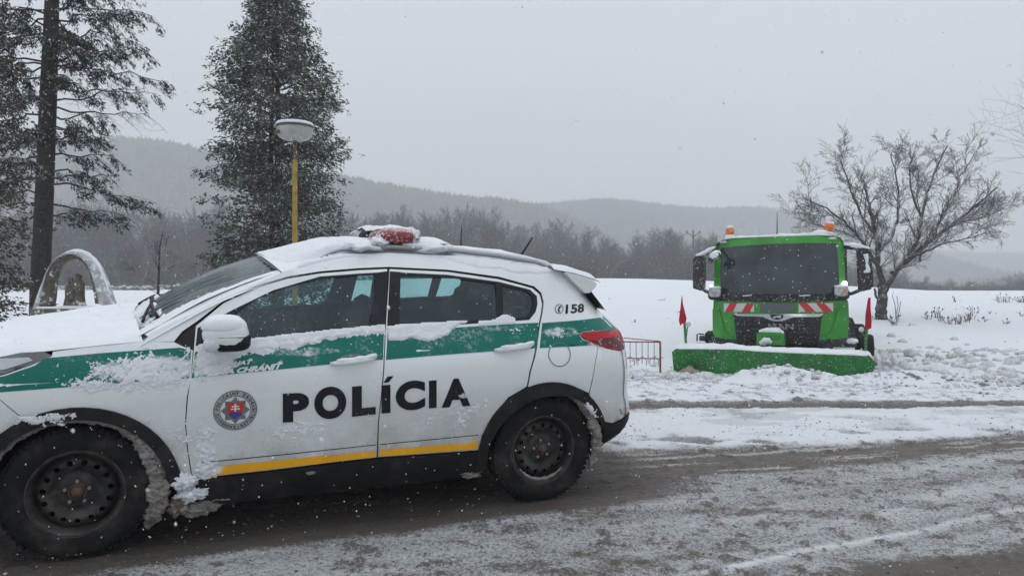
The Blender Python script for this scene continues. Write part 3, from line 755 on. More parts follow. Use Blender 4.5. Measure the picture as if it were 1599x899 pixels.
V = [Vector((.82 + .07 * math.sin(a), W - .55 + .18 * math.cos(a), 1.0 + .17 * math.sin(a))) for a in np.linspace(0, 2 * math.pi, 25)]
mb.tube(V, .014, 8, cap=False); mb.tube([(.82, W - .55, 1.0), (.62, W - .55, .93)], .03, 8); mb.build('steering_wheel', M_['interior'], car, True)
for far in (False, True):
    yy = (lambda t: W - t) if far else (lambda t: t)
    for sx in (0, 2.67):
        mb = MB(); sg_ = -1 if far else 1; nn = 20; V_ = [(sx + r * math.cos(R(188 - 196 * i / nn)), yy(.05) + sg_ * h, .33 + r * math.sin(R(188 - 196 * i / nn))) for r, h in ((.45, 0), (.45, .5), (.02, .5)) for i in range(nn + 1)]; mb.add(V_, [(j * (nn + 1) + i, j * (nn + 1) + i + 1, (j + 1) * (nn + 1) + i + 1, (j + 1) * (nn + 1) + i) for j in (0, 1) for i in range(nn)])
        mb.build('wheel_well', M_['under'], car)

# ---- wheels
def tyre_mesh():
    mb = MB(); Rt = .352; ax = (Vector((1, 0, 0)), Vector((0, 0, 1)), Vector((0, 1, 0)))
    prof = [(.222, .028), (.236, .012), (.262, .003), (.292, .0), (.318, .006), (.334, .018), (.342, .032), (.344, .05), (.344, .165), (.340, .185), (.32, .205), (.26, .215), (.222, .195)]
    mb.lathe(prof, ax, (0, 0, 0), 72)
    mb.lathe([(.2985, -.0006), (.3005, -.0016), (.3025, -.0003)], ax, (0, 0, 0), 72)
    nb = 62
    for j in range(nb):          # tread blocks and shoulder lugs
        a = 2 * math.pi * j / nb
        er = Vector((math.cos(a), 0, math.sin(a))); et = Vector((-math.sin(a), 0, math.cos(a))); ey = Vector((0, 1, 0))
        Rm = Matrix((et, ey, er)).transposed()
        sh = .012 if j % 2 else 0
        for yy, wd in ((.030 + sh * .5, .040), (.075 + sh * .3, .030), (.112, .026), (.150 - sh * .3, .030), (.19 - sh * .5, .036)):
            Rk = Rm @ Matrix.Rotation(R(14 if yy < .11 else -14), 3, 'Z')
            rr = .3485 if .05 < yy < .17 else .343
            mb.box(er * rr + ey * yy, (.0225, wd, .014), Rk, 0, .003)
    return mb
tm = tyre_mesh()
def prof_interp(r):
    return np.interp(r, [0, .028, .032, .04, .075, .085, .10, .125, .15, .168, .182, .20], [.042, .042, .052, .056, .058, .066, .075, .060, .052, .056, .075, .092])
def rim_disc():
    poly = [(.197 * math.cos(a), .197 * math.sin(a)) for a in np.linspace(0, 2 * math.pi, 64, endpoint=False)]
    holes = []
    for k in range(15):
        a = 2 * math.pi * k / 15 + .1; cx, cy = .155 * math.cos(a), .155 * math.sin(a)
        holes.append([(cx + .0155 * math.cos(b), cy + .0155 * math.sin(b)) for b in np.linspace(0, 2 * math.pi, 12, endpoint=False)])
    return poly, holes
rp, rh = rim_disc()
wheel_proto = None
def make_wheel():
    wl = empty('wheel'); wl.parent = car
    o = mobj('tyre', tm.v, tm.f, M_['tyre'], wl, False)
    rim = cdt_panel('rim', rp, rh, lambda a, b, d=0.: np.stack([a, prof_interp(np.hypot(a, b)) + d, b], -1), M_['steel'], wl, .014, .018)
    mb = MB(); ax = (Vector((1, 0, 0)), Vector((0, 0, 1)), Vector((0, 1, 0)))
    mb.lathe([(.196, .094), (.199, .07), (.204, .035), (.214, .022), (.222, .016), (.2255, .020), (.222, .030)], ax, (0, 0, 0), 64)
    mb.build('rim_flange', M_['steel'], rim, True)
    mb = MB(); mb.lathe([(.2262, .0215), (.2268, .0192), (.2285, .0205)], ax, (0, 0, 0), 64); mb.build('salt_ring', plain('salt_crust', (.16, .15, .14), .9, var=.6, vs=24), rim, True)
    mb = MB(); mb.lathe([(.19, .12), (.06, .12), (.0, .12)], ax, (0, 0, 0), 40); mb.build('brake_disc', M_['under'], wl, True)
    mb = MB(); mb.lathe([(0, .030), (.018, .031), (.027, .036), (.030, .044), (.031, .056)], ax, (0, 0, 0), 24); mb.lathe([(.036, .0545), (.040, .0515), (.044, .056)], ax, (0, 0, 0), 24); mb.build('hub', M_['rust'], rim, True)
    for k in range(5):
        a = 2 * math.pi * k / 5 + .3
        mb = MB(); mb.lathe([(0, .040), (.006, .041), (.0095, .046), (.0105, .064)], ax, (.058 * math.cos(a), 0, .058 * math.sin(a)), 6); mb.build('lug_nut', M_['nut'], rim)
    return wl
w0 = make_wheel()
def dup3(root):
    r = root.copy(); col.objects.link(r); r.parent = root.parent
    for ch in list(root.children):
        c = ch.copy(); col.objects.link(c); c.parent = r
        for g in list(ch.children):
            d = g.copy(); col.objects.link(d); d.parent = c
    return r
whs = [w0, dup3(w0), dup3(w0), dup3(w0)]
for wl, (x, far) in zip(whs, ((0, 0), (2.67, 0), (0, 1), (2.67, 1))):
    wl.location = (x, W - .022 if far else .022, .345); wl.rotation_euler = (0, .4 * x, R(180) if far else 0)
# snow resting in the lower lip of the rear rim
mb = MB()
P = [(2.67 + .198 * math.cos(a), .022 + .034, .345 + .198 * math.sin(a)) for a in np.linspace(R(215), R(318), 16)]
mb.tube(P, [.003 + .008 * math.sin(math.pi * i / 15) ** .7 * (1 + .5 * math.sin(i * 2.3)) for i in range(16)], 8)
mb.build('rim_snow', M_['slush'], car, True)

# slush packed inside the wheel arches
def lump_tube(name, pts, r, mat, parent, amp=.5, n=26, sub=14, seed=0, fl=.7):
    P = [Vector(p) for p in pts]; Q = []; Rr = []
    for i in range(len(P) - 1):
        for j in range(sub):
            q = j / sub; Q.append(P[i].lerp(P[i + 1], q)); Rr.append(r[i] + (r[i + 1] - r[i]) * q)
    Q.append(P[-1]); Rr.append(r[-1])
    mb = MB(); mb.tube(Q, Rr, n); V = []
    for k, v in enumerate(mb.v):
        i = min(k // n, len(Q) - 1); c = Q[i]; d = Vector(v) - c
        p = Vector(v) * 1
        s_ = 1 + amp * (mnoise.noise(p * 14 + Vector((seed, 0, 0))) + .7 * mnoise.noise(p * 34 + Vector((0, seed, 0))) + .55 * mnoise.noise(p * 90) + .45 * mnoise.noise(p * 200))
        V.append(c + d * max(.2, s_))
    return mobj(name, V, mb.f, mat, parent)
def arcpts(cx, cz, r, a0, a1, n, y): return [(cx + r * math.cos(R(a0 + (a1 - a0) * i / n)), y, cz + r * math.sin(R(a0 + (a1 - a0) * i / n))) for i in range(n + 1)]
P = arcpts(0, .31, .425, 150, 22, 12, .055); lump_tube('arch_slush', P, [.012, .014, .012, .015, .014, .016, .016, .02, .026, .032, .036, .04, .034], M_['slush'], car, .55, seed=2)
P = [px2plane(px, py, .05) for px, py in ((212, 690), (232, 712), (243, 735), (250, 760), (247, 785), (236, 808), (230, 826))]
lump_tube('arch_slush', [(a, .06, b) for a, b in P], [.030, .036, .040, .042, .045, .04, .012], M_['slush'], car, .6, seed=5)
P = arcpts(2.67, .34, .405, 70, -22, 10, .06); lump_tube('arch_slush', P, [.008, .014, .02, .026, .03, .034, .036, .036, .034, .03, .02], M_['slush'], car, .55, seed=7)
lump_tube('arch_slush', arcpts(2.67, .33, .43, 62, 30, 6, -.003 + .02), [.006, .016, .012, .02, .012, .018, .006], M_['snow'], car, .8, seed=11)
# frozen lumps behind the front wheel, at the sill ends, under the rear door
for k, (px, py, t, r, mt, sd) in enumerate([(298, 770, .06, (.07, .04, .042), 'snow', 1), (279, 790, .07, (.04, .05, .045), 'slush', 2), (290, 752, .02, (.05, .03, .04), 'snow', 3), (310, 790, .12, (.09, .06, .045), 'slush', 4), (345, 776, .12, (.08, .03, .012), 'slush', 7), (232, 655, .02, (.02, .012, .03), 'snow', 5), (735, 738, .12, (.07, .04, .028), 'slush', 6), (486, 738, .03, (.022, .012, .008), 'slush', 9)]):
    a, b = px2plane(px, py, t); blob('frozen_slush', (a, t, b), r, M_[mt], car, 64, 44, 2, .55, sd * 3.1, rough=.16)

# ---- snow smeared on the near flank
def wb(A): return np.interp(A, [.5, .79, 1.605, 2.577, 2.8], [1.07, 1.099, 1.168, 1.205, 1.21])
def smear_front(A, B):
    v = wb(A) - B; n = fbm(A * 5, B * 7, 71); n2 = fbm(A * 24, B * 30, 72, 5, .6)
    n3 = fbm(A * 70, B * 80, 73, 4, .75); lim = np.interp(A, [.5, .7, .9, 1.1, 1.3, 1.5, 1.62], [.105, .085, .062, .050, .046, .040, .034]) * (.5 + 1.0 * n) + .03 * (n2 - .5) + .02 * (n3 - .5)
    th = .010 * sstep(0, .03, lim - v) * (.4 + n2) + .006 * (n3 - .45) * sstep(0, .01, lim - v)
    return np.where((v > -.016 - .010 * n2) & (v < lim) & (A < 1.612) & (A > .56 + .03 * n2), np.maximum(th, .0015), 0)
relief('door_snow', flank(), (.53, 1.62), (.88, 1.2), .0045, smear_front, M_['snow'], doors[0])
def smear_rear(A, B):
    v = wb(A) - B; n = fbm(A * 6, B * 7, 81); n2 = fbm(A * 26, B * 30, 82, 5, .6)
    lim = np.interp(A, [1.6, 1.75, 1.9, 2.0, 2.1, 2.3], [.085, .075, .085, .05, .0, -.03]) * (.6 + .8 * n) + .016 * (n2 - .5)
    lim2 = np.where((A > 2.22) & (A < 2.47), .012 + .012 * n2, -1)
    th = .010 * sstep(0, .02, lim - v) * (.4 + n2) + .002 + .005 * (fbm(A * 70, B * 80, 83, 4, .75) - .5)
    up = np.where(A > 2.2, .006 + .03 * np.exp(-((A - 2.40) / .05) ** 2), .012)
    return np.where((v > -up) & (v < np.maximum(lim, lim2)) & (A > 1.625), np.maximum(th, .003), 0)
relief('door_snow', flank(), (1.61, 2.5), (1.02, 1.25), .0065, smear_rear, M_['snow'], doors[1])
def dust(seed, cx, cz, rx, rz, thr, amp=.006, sl=0.):
    def f(A, B):
        a = A - cx; b = B - cz - sl * a
        d = np.sqrt((a / rx) ** 2 + (b / rz) ** 2); n = fbm(A * 55, B * 70, seed, 5, .8); n2 = fbm(A * 9, B * 13, seed + 1, 3)
        m = n + .5 * (n2 - .5) - thr - .12 - .14 * np.clip(d, 0, 3) ** 2
        return np.where((m > 0) & (d < 1.5), .0012 + amp * .5 * np.clip(m, 0, .25) * 4, 0)
    return f
fend_o = [o for o in car.children if o.name.startswith('fender')][0]
side_o = [o for o in car.children if o.name.startswith('side_body')][0]
relief('fender_snow', flank(), (-.10, .535), (.84, 1.11), .0042, dust(91, .34, .985, .30, .085, .26), M_['snow'], fend_o)
relief('fender_snow', flank(), (.0, .30), (.82, 1.02), .0042, dust(93, .10, .905, .07, .03, .28), M_['snow'], fend_o)
relief('door_snow', flank(), (.56, 1.1), (.85, 1.1), .0042, dust(95, .64, 1.0, .12, .07, .30), M_['snow'], doors[0])
relief('door_snow', flank(), (.56, .76), (.34, .72), .0042, dust(97, .615, .50, .05, .18, .22, .012), M_['snow'], doors[0])
relief('door_snow', flank(), (.75, 1.5), (.44, .75), .0042, dust(99, 1.08, .58, .25, .09, .42), M_['snow'], doors[0])
relief('door_snow', flank(), (1.62, 2.3), (.5, .9), .0042, dust(101, 2.02, .66, .22, .11, .40), M_['snow'], doors[1])
relief('door_snow', flank(), (2.1, 2.6), (1.1, 1.2), .0042, dust(103, 2.4, 1.13, .2, .02, .40), M_['snow'], doors[1])
relief('body_snow', flank(), (2.62, 3.1), (1.05, 1.5), .0042, dust(105, 2.78, 1.11, .14, .03, .38), M_['snow'], side_o)
relief('body_snow', flank(), (2.9, 3.35), (1.0, 1.12), .0042, dust(107, 3.12, 1.055, .14, .03, .34, .012), M_['snow'], side_o)
relief('fender_snow', flank(), (.2, .56), (.45, .85), .0042, dust(109, .44, .62, .12, .16, .42), M_['snow'], fend_o)
relief('arch_snow', flank(.018), (-.4, .46), (.45, .82), .005, dust(111, -.12, .76, .14, .025, .36, .006), M_['snow'], fend_o)

# ---- writing and badge
def text_mesh(body, offset=0., res=6):
    c = bpy.data.curves.new('t', 'FONT'); c.body = body; c.offset = offset; c.resolution_u = res; c.fill_mode = 'FRONT'
    o = bpy.data.objects.new('t', c); col.objects.link(o)
    dg = bpy.context.evaluated_depsgraph_get(); me = bpy.data.meshes.new_from_object(o.evaluated_get(dg))
    V = np.array([(v.co.x, v.co.y) for v in me.vertices]); F = [tuple(p.vertices) for p in me.polygons]
    bpy.data.objects.remove(o); bpy.data.curves.remove(c); bpy.data.meshes.remove(me)
    return V, F
def put(mb, V, F, place, off, m=0, fnl=None):
    P = np.array([place(a, b) for a, b in V]); fn = fnl or flank(off)
    mb.add(fn(P[:, 0], P[:, 1]), F, m)
def quad_place(c0, c1, c2, c3, V):
    """bilinear: V box onto corners bl, br, tr, tl"""
    x0, y0 = V.min(0); x1, y1 = V.max(0)
    def f(a, b):
        p = (a - x0) / (x1 - x0); q = (b - y0) / (y1 - y0)
        return tuple(c0[i] * (1 - p) * (1 - q) + c1[i] * p * (1 - q) + c2[i] * p * q + c3[i] * (1 - p) * q for i in (0, 1))
    return f
letters = [('P', 442, 483, 614, 659, 612, 657), ('O', 491, 541, 604, 655, 602, 652), ('L', 550, 587, 603, 650, 600, 646), ('I', 596, 610, 601, 645, 600, 644), ('C', 618, 664, 596, 642, 592, 638), ('I', 670, 682, 594, 637, 593, 636), ('A', 690, 735, 592, 636, 589, 633)]
mb1, mb2 = MB(), MB()
for ch, x0, x1, t0, b0, t1, b1 in letters:
    V, F = text_mesh(ch, .058)
    pl = quad_place(px2su(x0, b0), px2su(x1, b1), px2su(x1, t1), px2su(x0, t0), V)
    put(mb1 if x1 < 592 else mb2, V, F, pl, .0042)
ac = [px2su(*p) for p in ((599, 597), (605.5, 587.5), (615, 586.5), (607, 596.5))]
mb2.add(flank(.0042)(np.array([p[0] for p in ac]), np.array([p[1] for p in ac])), [(0, 1, 2, 3)])
mb1.build('lettering', M_['ink'], doors[0]); mb2.build('lettering', M_['ink'], doors[1])
mb = MB()
V, F = text_mesh('158', .03); put(mb, V, F, quad_place(px2su(883, 489.5), px2su(912, 487), px2su(912, 473.5), px2su(884, 475), V), .003)
cc = [px2su(873.5 + 6.6 * math.cos(a), 482 + 7.6 * math.sin(a)) for a in np.linspace(0, 2 * math.pi, 28, endpoint=False)]
ci = [px2su(873.5 + 5.7 * math.cos(a), 482 + 6.6 * math.sin(a)) for a in np.linspace(0, 2 * math.pi, 28, endpoint=False)]
a = np.array(cc + ci); mb.add(flank(.003)(a[:, 0], a[:, 1]), [(i, (i + 1) % 28, (i + 1) % 28 + 28, i + 28) for i in range(28)])
hs_ = [px2su(*p) for p in ((875.5, 477), (877, 479), (874.8, 480.5), (873.6, 484), (875.3, 486), (873, 487.5), (871.3, 485), (872, 480.5), (873.5, 477.8))]
a = np.array(hs_); mb.add(flank(.003)(a[:, 0], a[:, 1]), [tuple(range(9))])
mb.build('emergency_number', M_['ink'], side_o)
mb = MB()
for txt, q in (('POMÁHAŤ', ((325, 574), (394, 568), (396, 559), (327, 565))), ('A CHRÁNIŤ', ((352, 584), (440, 576), (443, 563), (354, 573)))):
    V, F = text_mesh(txt, .06); V = V.copy(); V[:, 0] += V[:, 1] * .2
    put(mb, V, F, quad_place(*[px2su(*p) for p in q], V), .0042)
mb.build('motto', M_['whiteink'], doors[0])
# badge
bc = px2su(368, 640); br = .112
def disc(r0, r1, n=56):
    a = np.linspace(0, 2 * math.pi, n, endpoint=False)
    P = np.concatenate([np.stack([bc[0] + r0 * np.cos(a), bc[1] + r0 * np.sin(a)], 1), np.stack([bc[0] + r1 * np.cos(a), bc[1] + r1 * np.sin(a)], 1)])
    F = [(i, (i + 1) % n, (i + 1) % n + n, i + n) for i in range(n)]; return P, F
mb = MB()
P, F = disc(.0001, br * .74); mb.add(flank(.0030)(P[:, 0], P[:, 1]), F, 0)
P, F = disc(br * .70, br); mb.add(flank(.0036)(P[:, 0], P[:, 1]), F, 1)
P, F = disc(br * .97, br); mb.add(flank(.0042)(P[:, 0], P[:, 1]), F, 2)
P, F = disc(br * .695, br * .72); mb.add(flank(.0042)(P[:, 0], P[:, 1]), F, 2)
def arc_text(txt, a0, a1, r, inside, size):
    n = len(txt)
    for i, ch in enumerate(txt):
        if ch == ' ': continue
        V, F = text_mesh(ch, .03, 2); cx = (V[:, 0].min() + V[:, 0].max()) / 2
        a = R(a0 + (a1 - a0) * i / (n - 1))
        er = np.array([math.cos(a), math.sin(a)]); et = np.array([math.sin(a), -math.cos(a)])
        if inside: er, et = -er, -et
        rr = r if not inside else r
        P = np.array([np.array(bc) + np.array([math.cos(a), math.sin(a)]) * rr + et * (x - cx) * size + er * (y - .36) * size for x, y in V])
        mb.add(flank(.0044)(P[:, 0], P[:, 1]), F, 2)
arc_text('POLICAJNÝ', 172, 84, br * .845, False, .023)
arc_text('ZBOR', 62, 22, br * .845, False, .023)
arc_text('SLOVENSKEJ', 192, 278, br * .845, True, .023)
arc_text('REPUBLIKY', 292, 372, br * .845, True, .023)
st = []
for k in range(16):
    a = R(90 + 22.5 * k); r = br * (.68 if k % 2 == 0 else .50); st.append((bc[0] + r * math.cos(a), bc[1] + r * math.sin(a)))
st2 = np.array([bc] + st); mb.add(flank(.0044)(st2[:, 0], st2[:, 1]), [(0, i + 1, (i + 1) % 16 + 1) for i in range(16)], 3)
def poly(pts, off, m):
    a = np.array([(bc[0] + x * br, bc[1] + y * br) for x, y in pts]); mb.add(flank(off)(a[:, 0], a[:, 1]), [tuple(range(len(pts)))], m)
poly([(-.36, .38), (.36, .38), (.36, -.05), (.30, -.22), (.17, -.36), (0, -.44), (-.17, -.36), (-.30, -.22), (-.36, -.05)], .0050, 4)
poly([(-.31, -.20), (-.16, -.09), (-.08, -.11), (0, -.04), (.08, -.11), (.16, -.09), (.31, -.20), (.17, -.355), (0, -.435), (-.17, -.355)], .0056, 5)
for x0, x1, y0, y1 in ((-.035, .035, -.06, .33), (-.17, .17, .17, .235), (-.21, .21, .04, .105)): poly([(x0, y0), (x1, y0), (x1, y1), (x0, y1)], .0062, 0)
mb.build('police_badge', None, doors[0], mats=[M_['whiteink'], M_['ringgrey'], M_['ink'], M_['greyink'], M_['redink'], M_['blueink']])
# seams on the flank
for nm, pts, par in (('seam', [(0, 624), (42, 658), (43, 657.3), (0.5, 623.2)], fend_o),):
    deco(nm, pts, M_['gap'], par, .002)

# ---- light bar under its snow
lb = empty('light_bar'); lb.parent = car
def lens(y0, y1, mat, nm):
    o = blob(nm, (1.762, (y0 + y1) / 2, 1.716), (.15, (y1 - y0) / 2, .060), mat, lb, 36, 20, 2.9, squash=lambda v: Vector((v.x * (1 - .22 * max(0, v.z)), v.y, v.z)))
    return o
lr = plain('red_dome', (.22, .012, .022), .2, coat=.6, snow=.7, snowscale=45); lc = plain('clear_dome', (.34, .37, .39), .15, coat=.8, snow=1.0, snowscale=50, var=.6, vs=14)
lens(.36, .78, lr, 'red_dome'); lens(.80, 1.06, M_['plastic'], 'centre_housing'); lens(1.08, 1.50, lc, 'clear_dome')
mb = MB(); mb.box((1.762, W / 2, 1.668), (.22, .98, .022), None, 0, .008)
for yy in (.55, 1.3): mb.box((1.762, yy, 1.645), (.10, .06, .05))
mb.build('bar_base', M_['under'], lb)
def bar_fn(a, b, d=0.):
    q = np.clip(np.abs(a) / .15, 0, 1); e = np.clip(np.abs(b - W / 2) / .60, 0, 1)
    z = 1.755 - .030 * q ** 3 - .02 * e ** 3 - .10 * np.clip(q - .55, 0, 1) ** 1.5 - .06 * np.clip(e - .9, 0, 1) * 10 * .25
    return np.stack([1.762 + a, b, z - d], -1)
relief('snow_layer', bar_fn, (-.12, .12), (.42, 1.40), .010, lambda A, B: np.where(np.abs(A) / .15 + .25 * (fbm(A * 16, B * 12, 131) - .5) < .93, (.004 + .05 * fbm(A * 9, B * 6, 132) ** 1.3) * sstep(.36, .50, B) * sstep(1.40, 1.15, B) + .003, 0), M_['snow'], lb)
blob('snow_drift', (2.0, .86, 1.645), (.22, .54, .075), M_['snow'], lb, 40, 20, 2, .12, 4, rough=.05); blob('snow_drift', (1.54, .84, 1.645), (.20, .52, .06), M_['snow'], lb, 40, 20, 2, .12, 6, rough=.05); blob('snow_drift', (1.63, .44, 1.675), (.07, .09, .03), M_['snow'], lb, 30, 16, 2, .3, 9, rough=.15); blob('snow_drift', (1.87, .50, 1.72), (.05, .12, .055), M_['snow'], lb, 30, 16, 2, .3, 12, rough=.15)
# aerials
mb = MB(); mb.tube([(2.363, .93, 1.62), (2.364, .93, 1.80)], [.006, .003], 6); mb.lathe([(.0, .0), (.02, .0), (.02, .03), (.006, .04)], ZAX, (2.363, .93, 1.60), 12); mb.build('aerial', M_['plastic'], car)
mb = MB(); mb.tube([(2.82, .93, 1.585), (2.862, .93, 1.61), (2.945, .93, 1.738)], [.009, .008, .0055], 6); mb.lathe([(.05, .0), (.03, .03), (.0, .035)], ZAX, (2.83, .93, 1.56), 12); mb.build('aerial', M_['plastic'], car)

# ================================================================ TERRAIN
_n = MC.to_3x3() @ Vector((0, 0, 1)); _p = MC.translation
def plane_z(x, y): return _p.z - (_n.x * (x - _p.x) + _n.y * (y - _p.y)) / _n.z
def far_z(x, y):
    z = np.interp(y, [0, 8, 10.2, 12, 14, 17, 22, 30, 40, 60, 75, 110, 160, 300], [.22, .15, .06, -.02, .08, .28, .57, 1.2, 1.86, 2.36, 2.46, 2.2, 1.7, 1.2])
    r = np.abs(x) / np.maximum(y, 8.); sgn = np.where(x < 0, 1.15, 1.)
    z = z - .016 * np.minimum(y, 110) * np.clip((r * sgn - .12) / .45, 0, 1) ** 1.5 * sstep(20, 50, y)
    return z
def ground_z(x, y):
    x = np.asarray(x, float); y = np.asarray(y, float)
    yc = np.minimum(y, 8.2); yc = np.where(yc < 1, 1 - 1.5 * (1 - np.exp((np.minimum(yc, 1) - 1) / 1.5)), yc)
    xc = 7 * np.tanh(x / 7.)
    p = plane_z(xc, yc)
    k = sstep(8.0, 11.5, y)
    z = p * (1 - k) + far_z(x, y) * k
    # ploughed bank in front of and beside the truck
    b = np.exp(-((y - 10.2) / 1.25) ** 2) * sstep(1.0, 2.2, x) * (.0 + .05 * fbm(x * .9, y * .9, 201, 3))
    b = b + .24 * np.exp(-(((x - 3.95) / .8) ** 2 + ((y - 10.75) / .5) ** 2)) + .22 * np.exp(-(((x - 5.75) / .9) ** 2 + ((y - 10.6) / .5) ** 2)) - .06 * np.exp(-(((x - 4.95) / .30) ** 2 + ((y - 10.7) / .5) ** 2)) - .07 * np.exp(-(((x - 2.95) / .30) ** 2 + ((y - 11.2) / .5) ** 2))
    b = b + .22 * np.exp(-(((y - 12.9) / 1.5) ** 2)) * sstep(6.6, 7.6, x) * (.5 + fbm(x * .8, y * .8, 203, 3)) + .10 * np.exp(-(((x - 1.9) / 1.0) ** 2 + ((y - 11) / 1.4) ** 2))
    return z + b * sstep(8.3, 9.3, y)
# bands across the road (y of each boundary as a function of x)
def yA(x): return np.interp(x, [-6, 1.3, 5.8, 9], [6.9, 7.62, 8.2, 8.6])          # thin bare track by the verge
def yB1(x): return np.interp(x, [-6, .7, 1.5, 2.2, 3.2, 4.8, 8], [4.9, 5.85, 6.08, 6.2, 6.38, 6.85, 7.7])   # far side of the brown track
def yB0(x): return np.interp(x, [-6, .44, 1.4, 2.3, 4.4, 8], [3.9, 5.0, 5.42, 5.72, 6.35, 7.4])
def yD(x): return 3.88 + (x - 1.12) * .435                                           # ridge of pushed-up white slush
def yC(x): return 3.86 + (x - 1.6) * .31
def road_masks(x, y):
    w_ = .10 * (fbm(x * 1.3, y * 2.2, 301, 4) - .5) * 2; w2 = .05 * (fbm(x * 5, y * 9, 303, 4) - .5) * 2
    fine = fbm(x * 14, y * 24, 305, 5, .62); mid = fbm(x * 2.2, y * 5.5, 307, 5, .6); spk = fbm(x * 30, y * 44, 309, 4, .6)
    snow = np.full(x.shape, .42); brown = np.full(x.shape, .25)
    ybl = y + w_ + w2
    # packed snow between the verge track and the brown track
    s1 = sstep(yB1(x) - .08, yB1(x) + .16, ybl) * (1 - sstep(yA(x) - .18, yA(x) - .08, ybl))
    patch = sstep(.50, .60, fbm(x * 1.9, y * 5.2, 311, 3, .5)) * (.35 + .65 * sstep(yA(x) - .9, yB1(x) + .1, ybl))
    snow = snow * (1 - s1) + s1 * np.clip(.97 - .60 * patch - .15 * (mid > .6), 0, 1)
    brown = brown * (1 - s1) + s1 * .08 * (1 + patch)
    # verge track
    s2 = np.exp(-((ybl - yA(x)) / .10) ** 2); snow = snow * (1 - .80 * s2); brown = np.maximum(brown, .62 * s2)
    s3 = sstep(yA(x) + .12, yA(x) + .25, ybl); snow = np.maximum(snow, s3 * (1 - .35 * sstep(.60, .70, fbm(x * 7, y * 7, 313, 4)))); brown = brown * (1 - s3)
    # brown track running out from under the car
    b1 = sstep(yB0(x) - .14, yB0(x) + .10, ybl) * (1 - sstep(yB1(x) - .08, yB1(x) + .10, ybl))
    streak = fbm(x * 1.1 + y * .5, (y - .25 * x) * 16, 315, 4, .6)
    snow = snow * (1 - b1) + b1 * (.22 + .36 * sstep(.50, .64, streak)); brown = brown * (1 - b1) + b1 * (.80 - .25 * streak)
    # grey slush in front
    g = 1 - sstep(yB0(x) - .16, yB0(x) + .02, ybl)
    st2 = fbm(x * .9 + 3, (y - .40 * x) * 7, 317, 5, .6)
    snow = snow * (1 - g) + g * np.clip(.54 + .18 * (st2 - .5) * 2 - .17 * sstep(.56, .70, mid), 0, 1)
    brown = brown * (1 - g) + g * np.clip(.04 + .42 * sstep(.56, .70, mid) + .2 * (.5 - st2), 0, 1)
    d = np.exp(-((y + .5 * w_ - yD(x)) / .038) ** 2) * sstep(.6, 1.3, x) * (.4 + .9 * mid) + .18 * np.exp(-((y + w_ - yD(x) - .33) / .07) ** 2) * sstep(1.2, 2.4, x)
    snow = np.clip(snow + .38 * d * (.3 + 1.2 * fine), 0, 1); brown = brown * (1 - .8 * np.clip(d, 0, 1))
    c = (1 - sstep(yC(x) - .10, yC(x) + .06, ybl)) * sstep(.4, 1.2, x); snow = snow * (1 - .8 * c); brown = brown * (1 - c) + c * .85
    # wet churned strip beside and beneath the car, with the car's shade painted in
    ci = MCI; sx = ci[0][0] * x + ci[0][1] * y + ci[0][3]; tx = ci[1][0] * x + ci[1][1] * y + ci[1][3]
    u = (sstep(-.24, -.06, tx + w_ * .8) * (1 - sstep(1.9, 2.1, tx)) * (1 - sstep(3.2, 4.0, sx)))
    wet_shade = u
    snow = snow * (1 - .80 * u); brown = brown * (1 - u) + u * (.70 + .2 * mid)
    # height relief
    h = .012 * (fbm(x * 2.5, y * 4, 321, 4) - .5) + .016 * (fine - .5) * (.35 + snow) + .015 * (spk - .5) * (1 - .6 * s1)
    h += .020 * s1 * (1 - .7 * patch) - .012 * b1 - .014 * s2 + .007 * d - .010 * c - .008 * u + .03 * s3 * fbm(x * 3, y * 3, 323, 4)
    h += .012 * b1 * (streak - .5) * 2
    lump = np.clip(fbm(x * 11, y * 15, 325, 4, .6) - .62, 0, 1); h += .10 * lump * (1 - .5 * u)
    chunkm = sstep(0, .05, lump)
    snow = snow * (1 - .35 * chunkm * (1 - s1)); brown = np.clip(brown + .3 * chunkm * (1 - s1), 0, 1)
    edge = sstep(9.75, 9.3, y) * sstep(2.75, 3.0, y)
    wet_shade = u * sstep(-.10, .12, tx + w_ * .5)  # footprint of the car: soaked ground plus its shade put into the colour
    return np.clip(snow * (1 - .5 * wet_shade), 0, 1), np.clip(brown, 0, 1), h * edge + .012, wet_shade
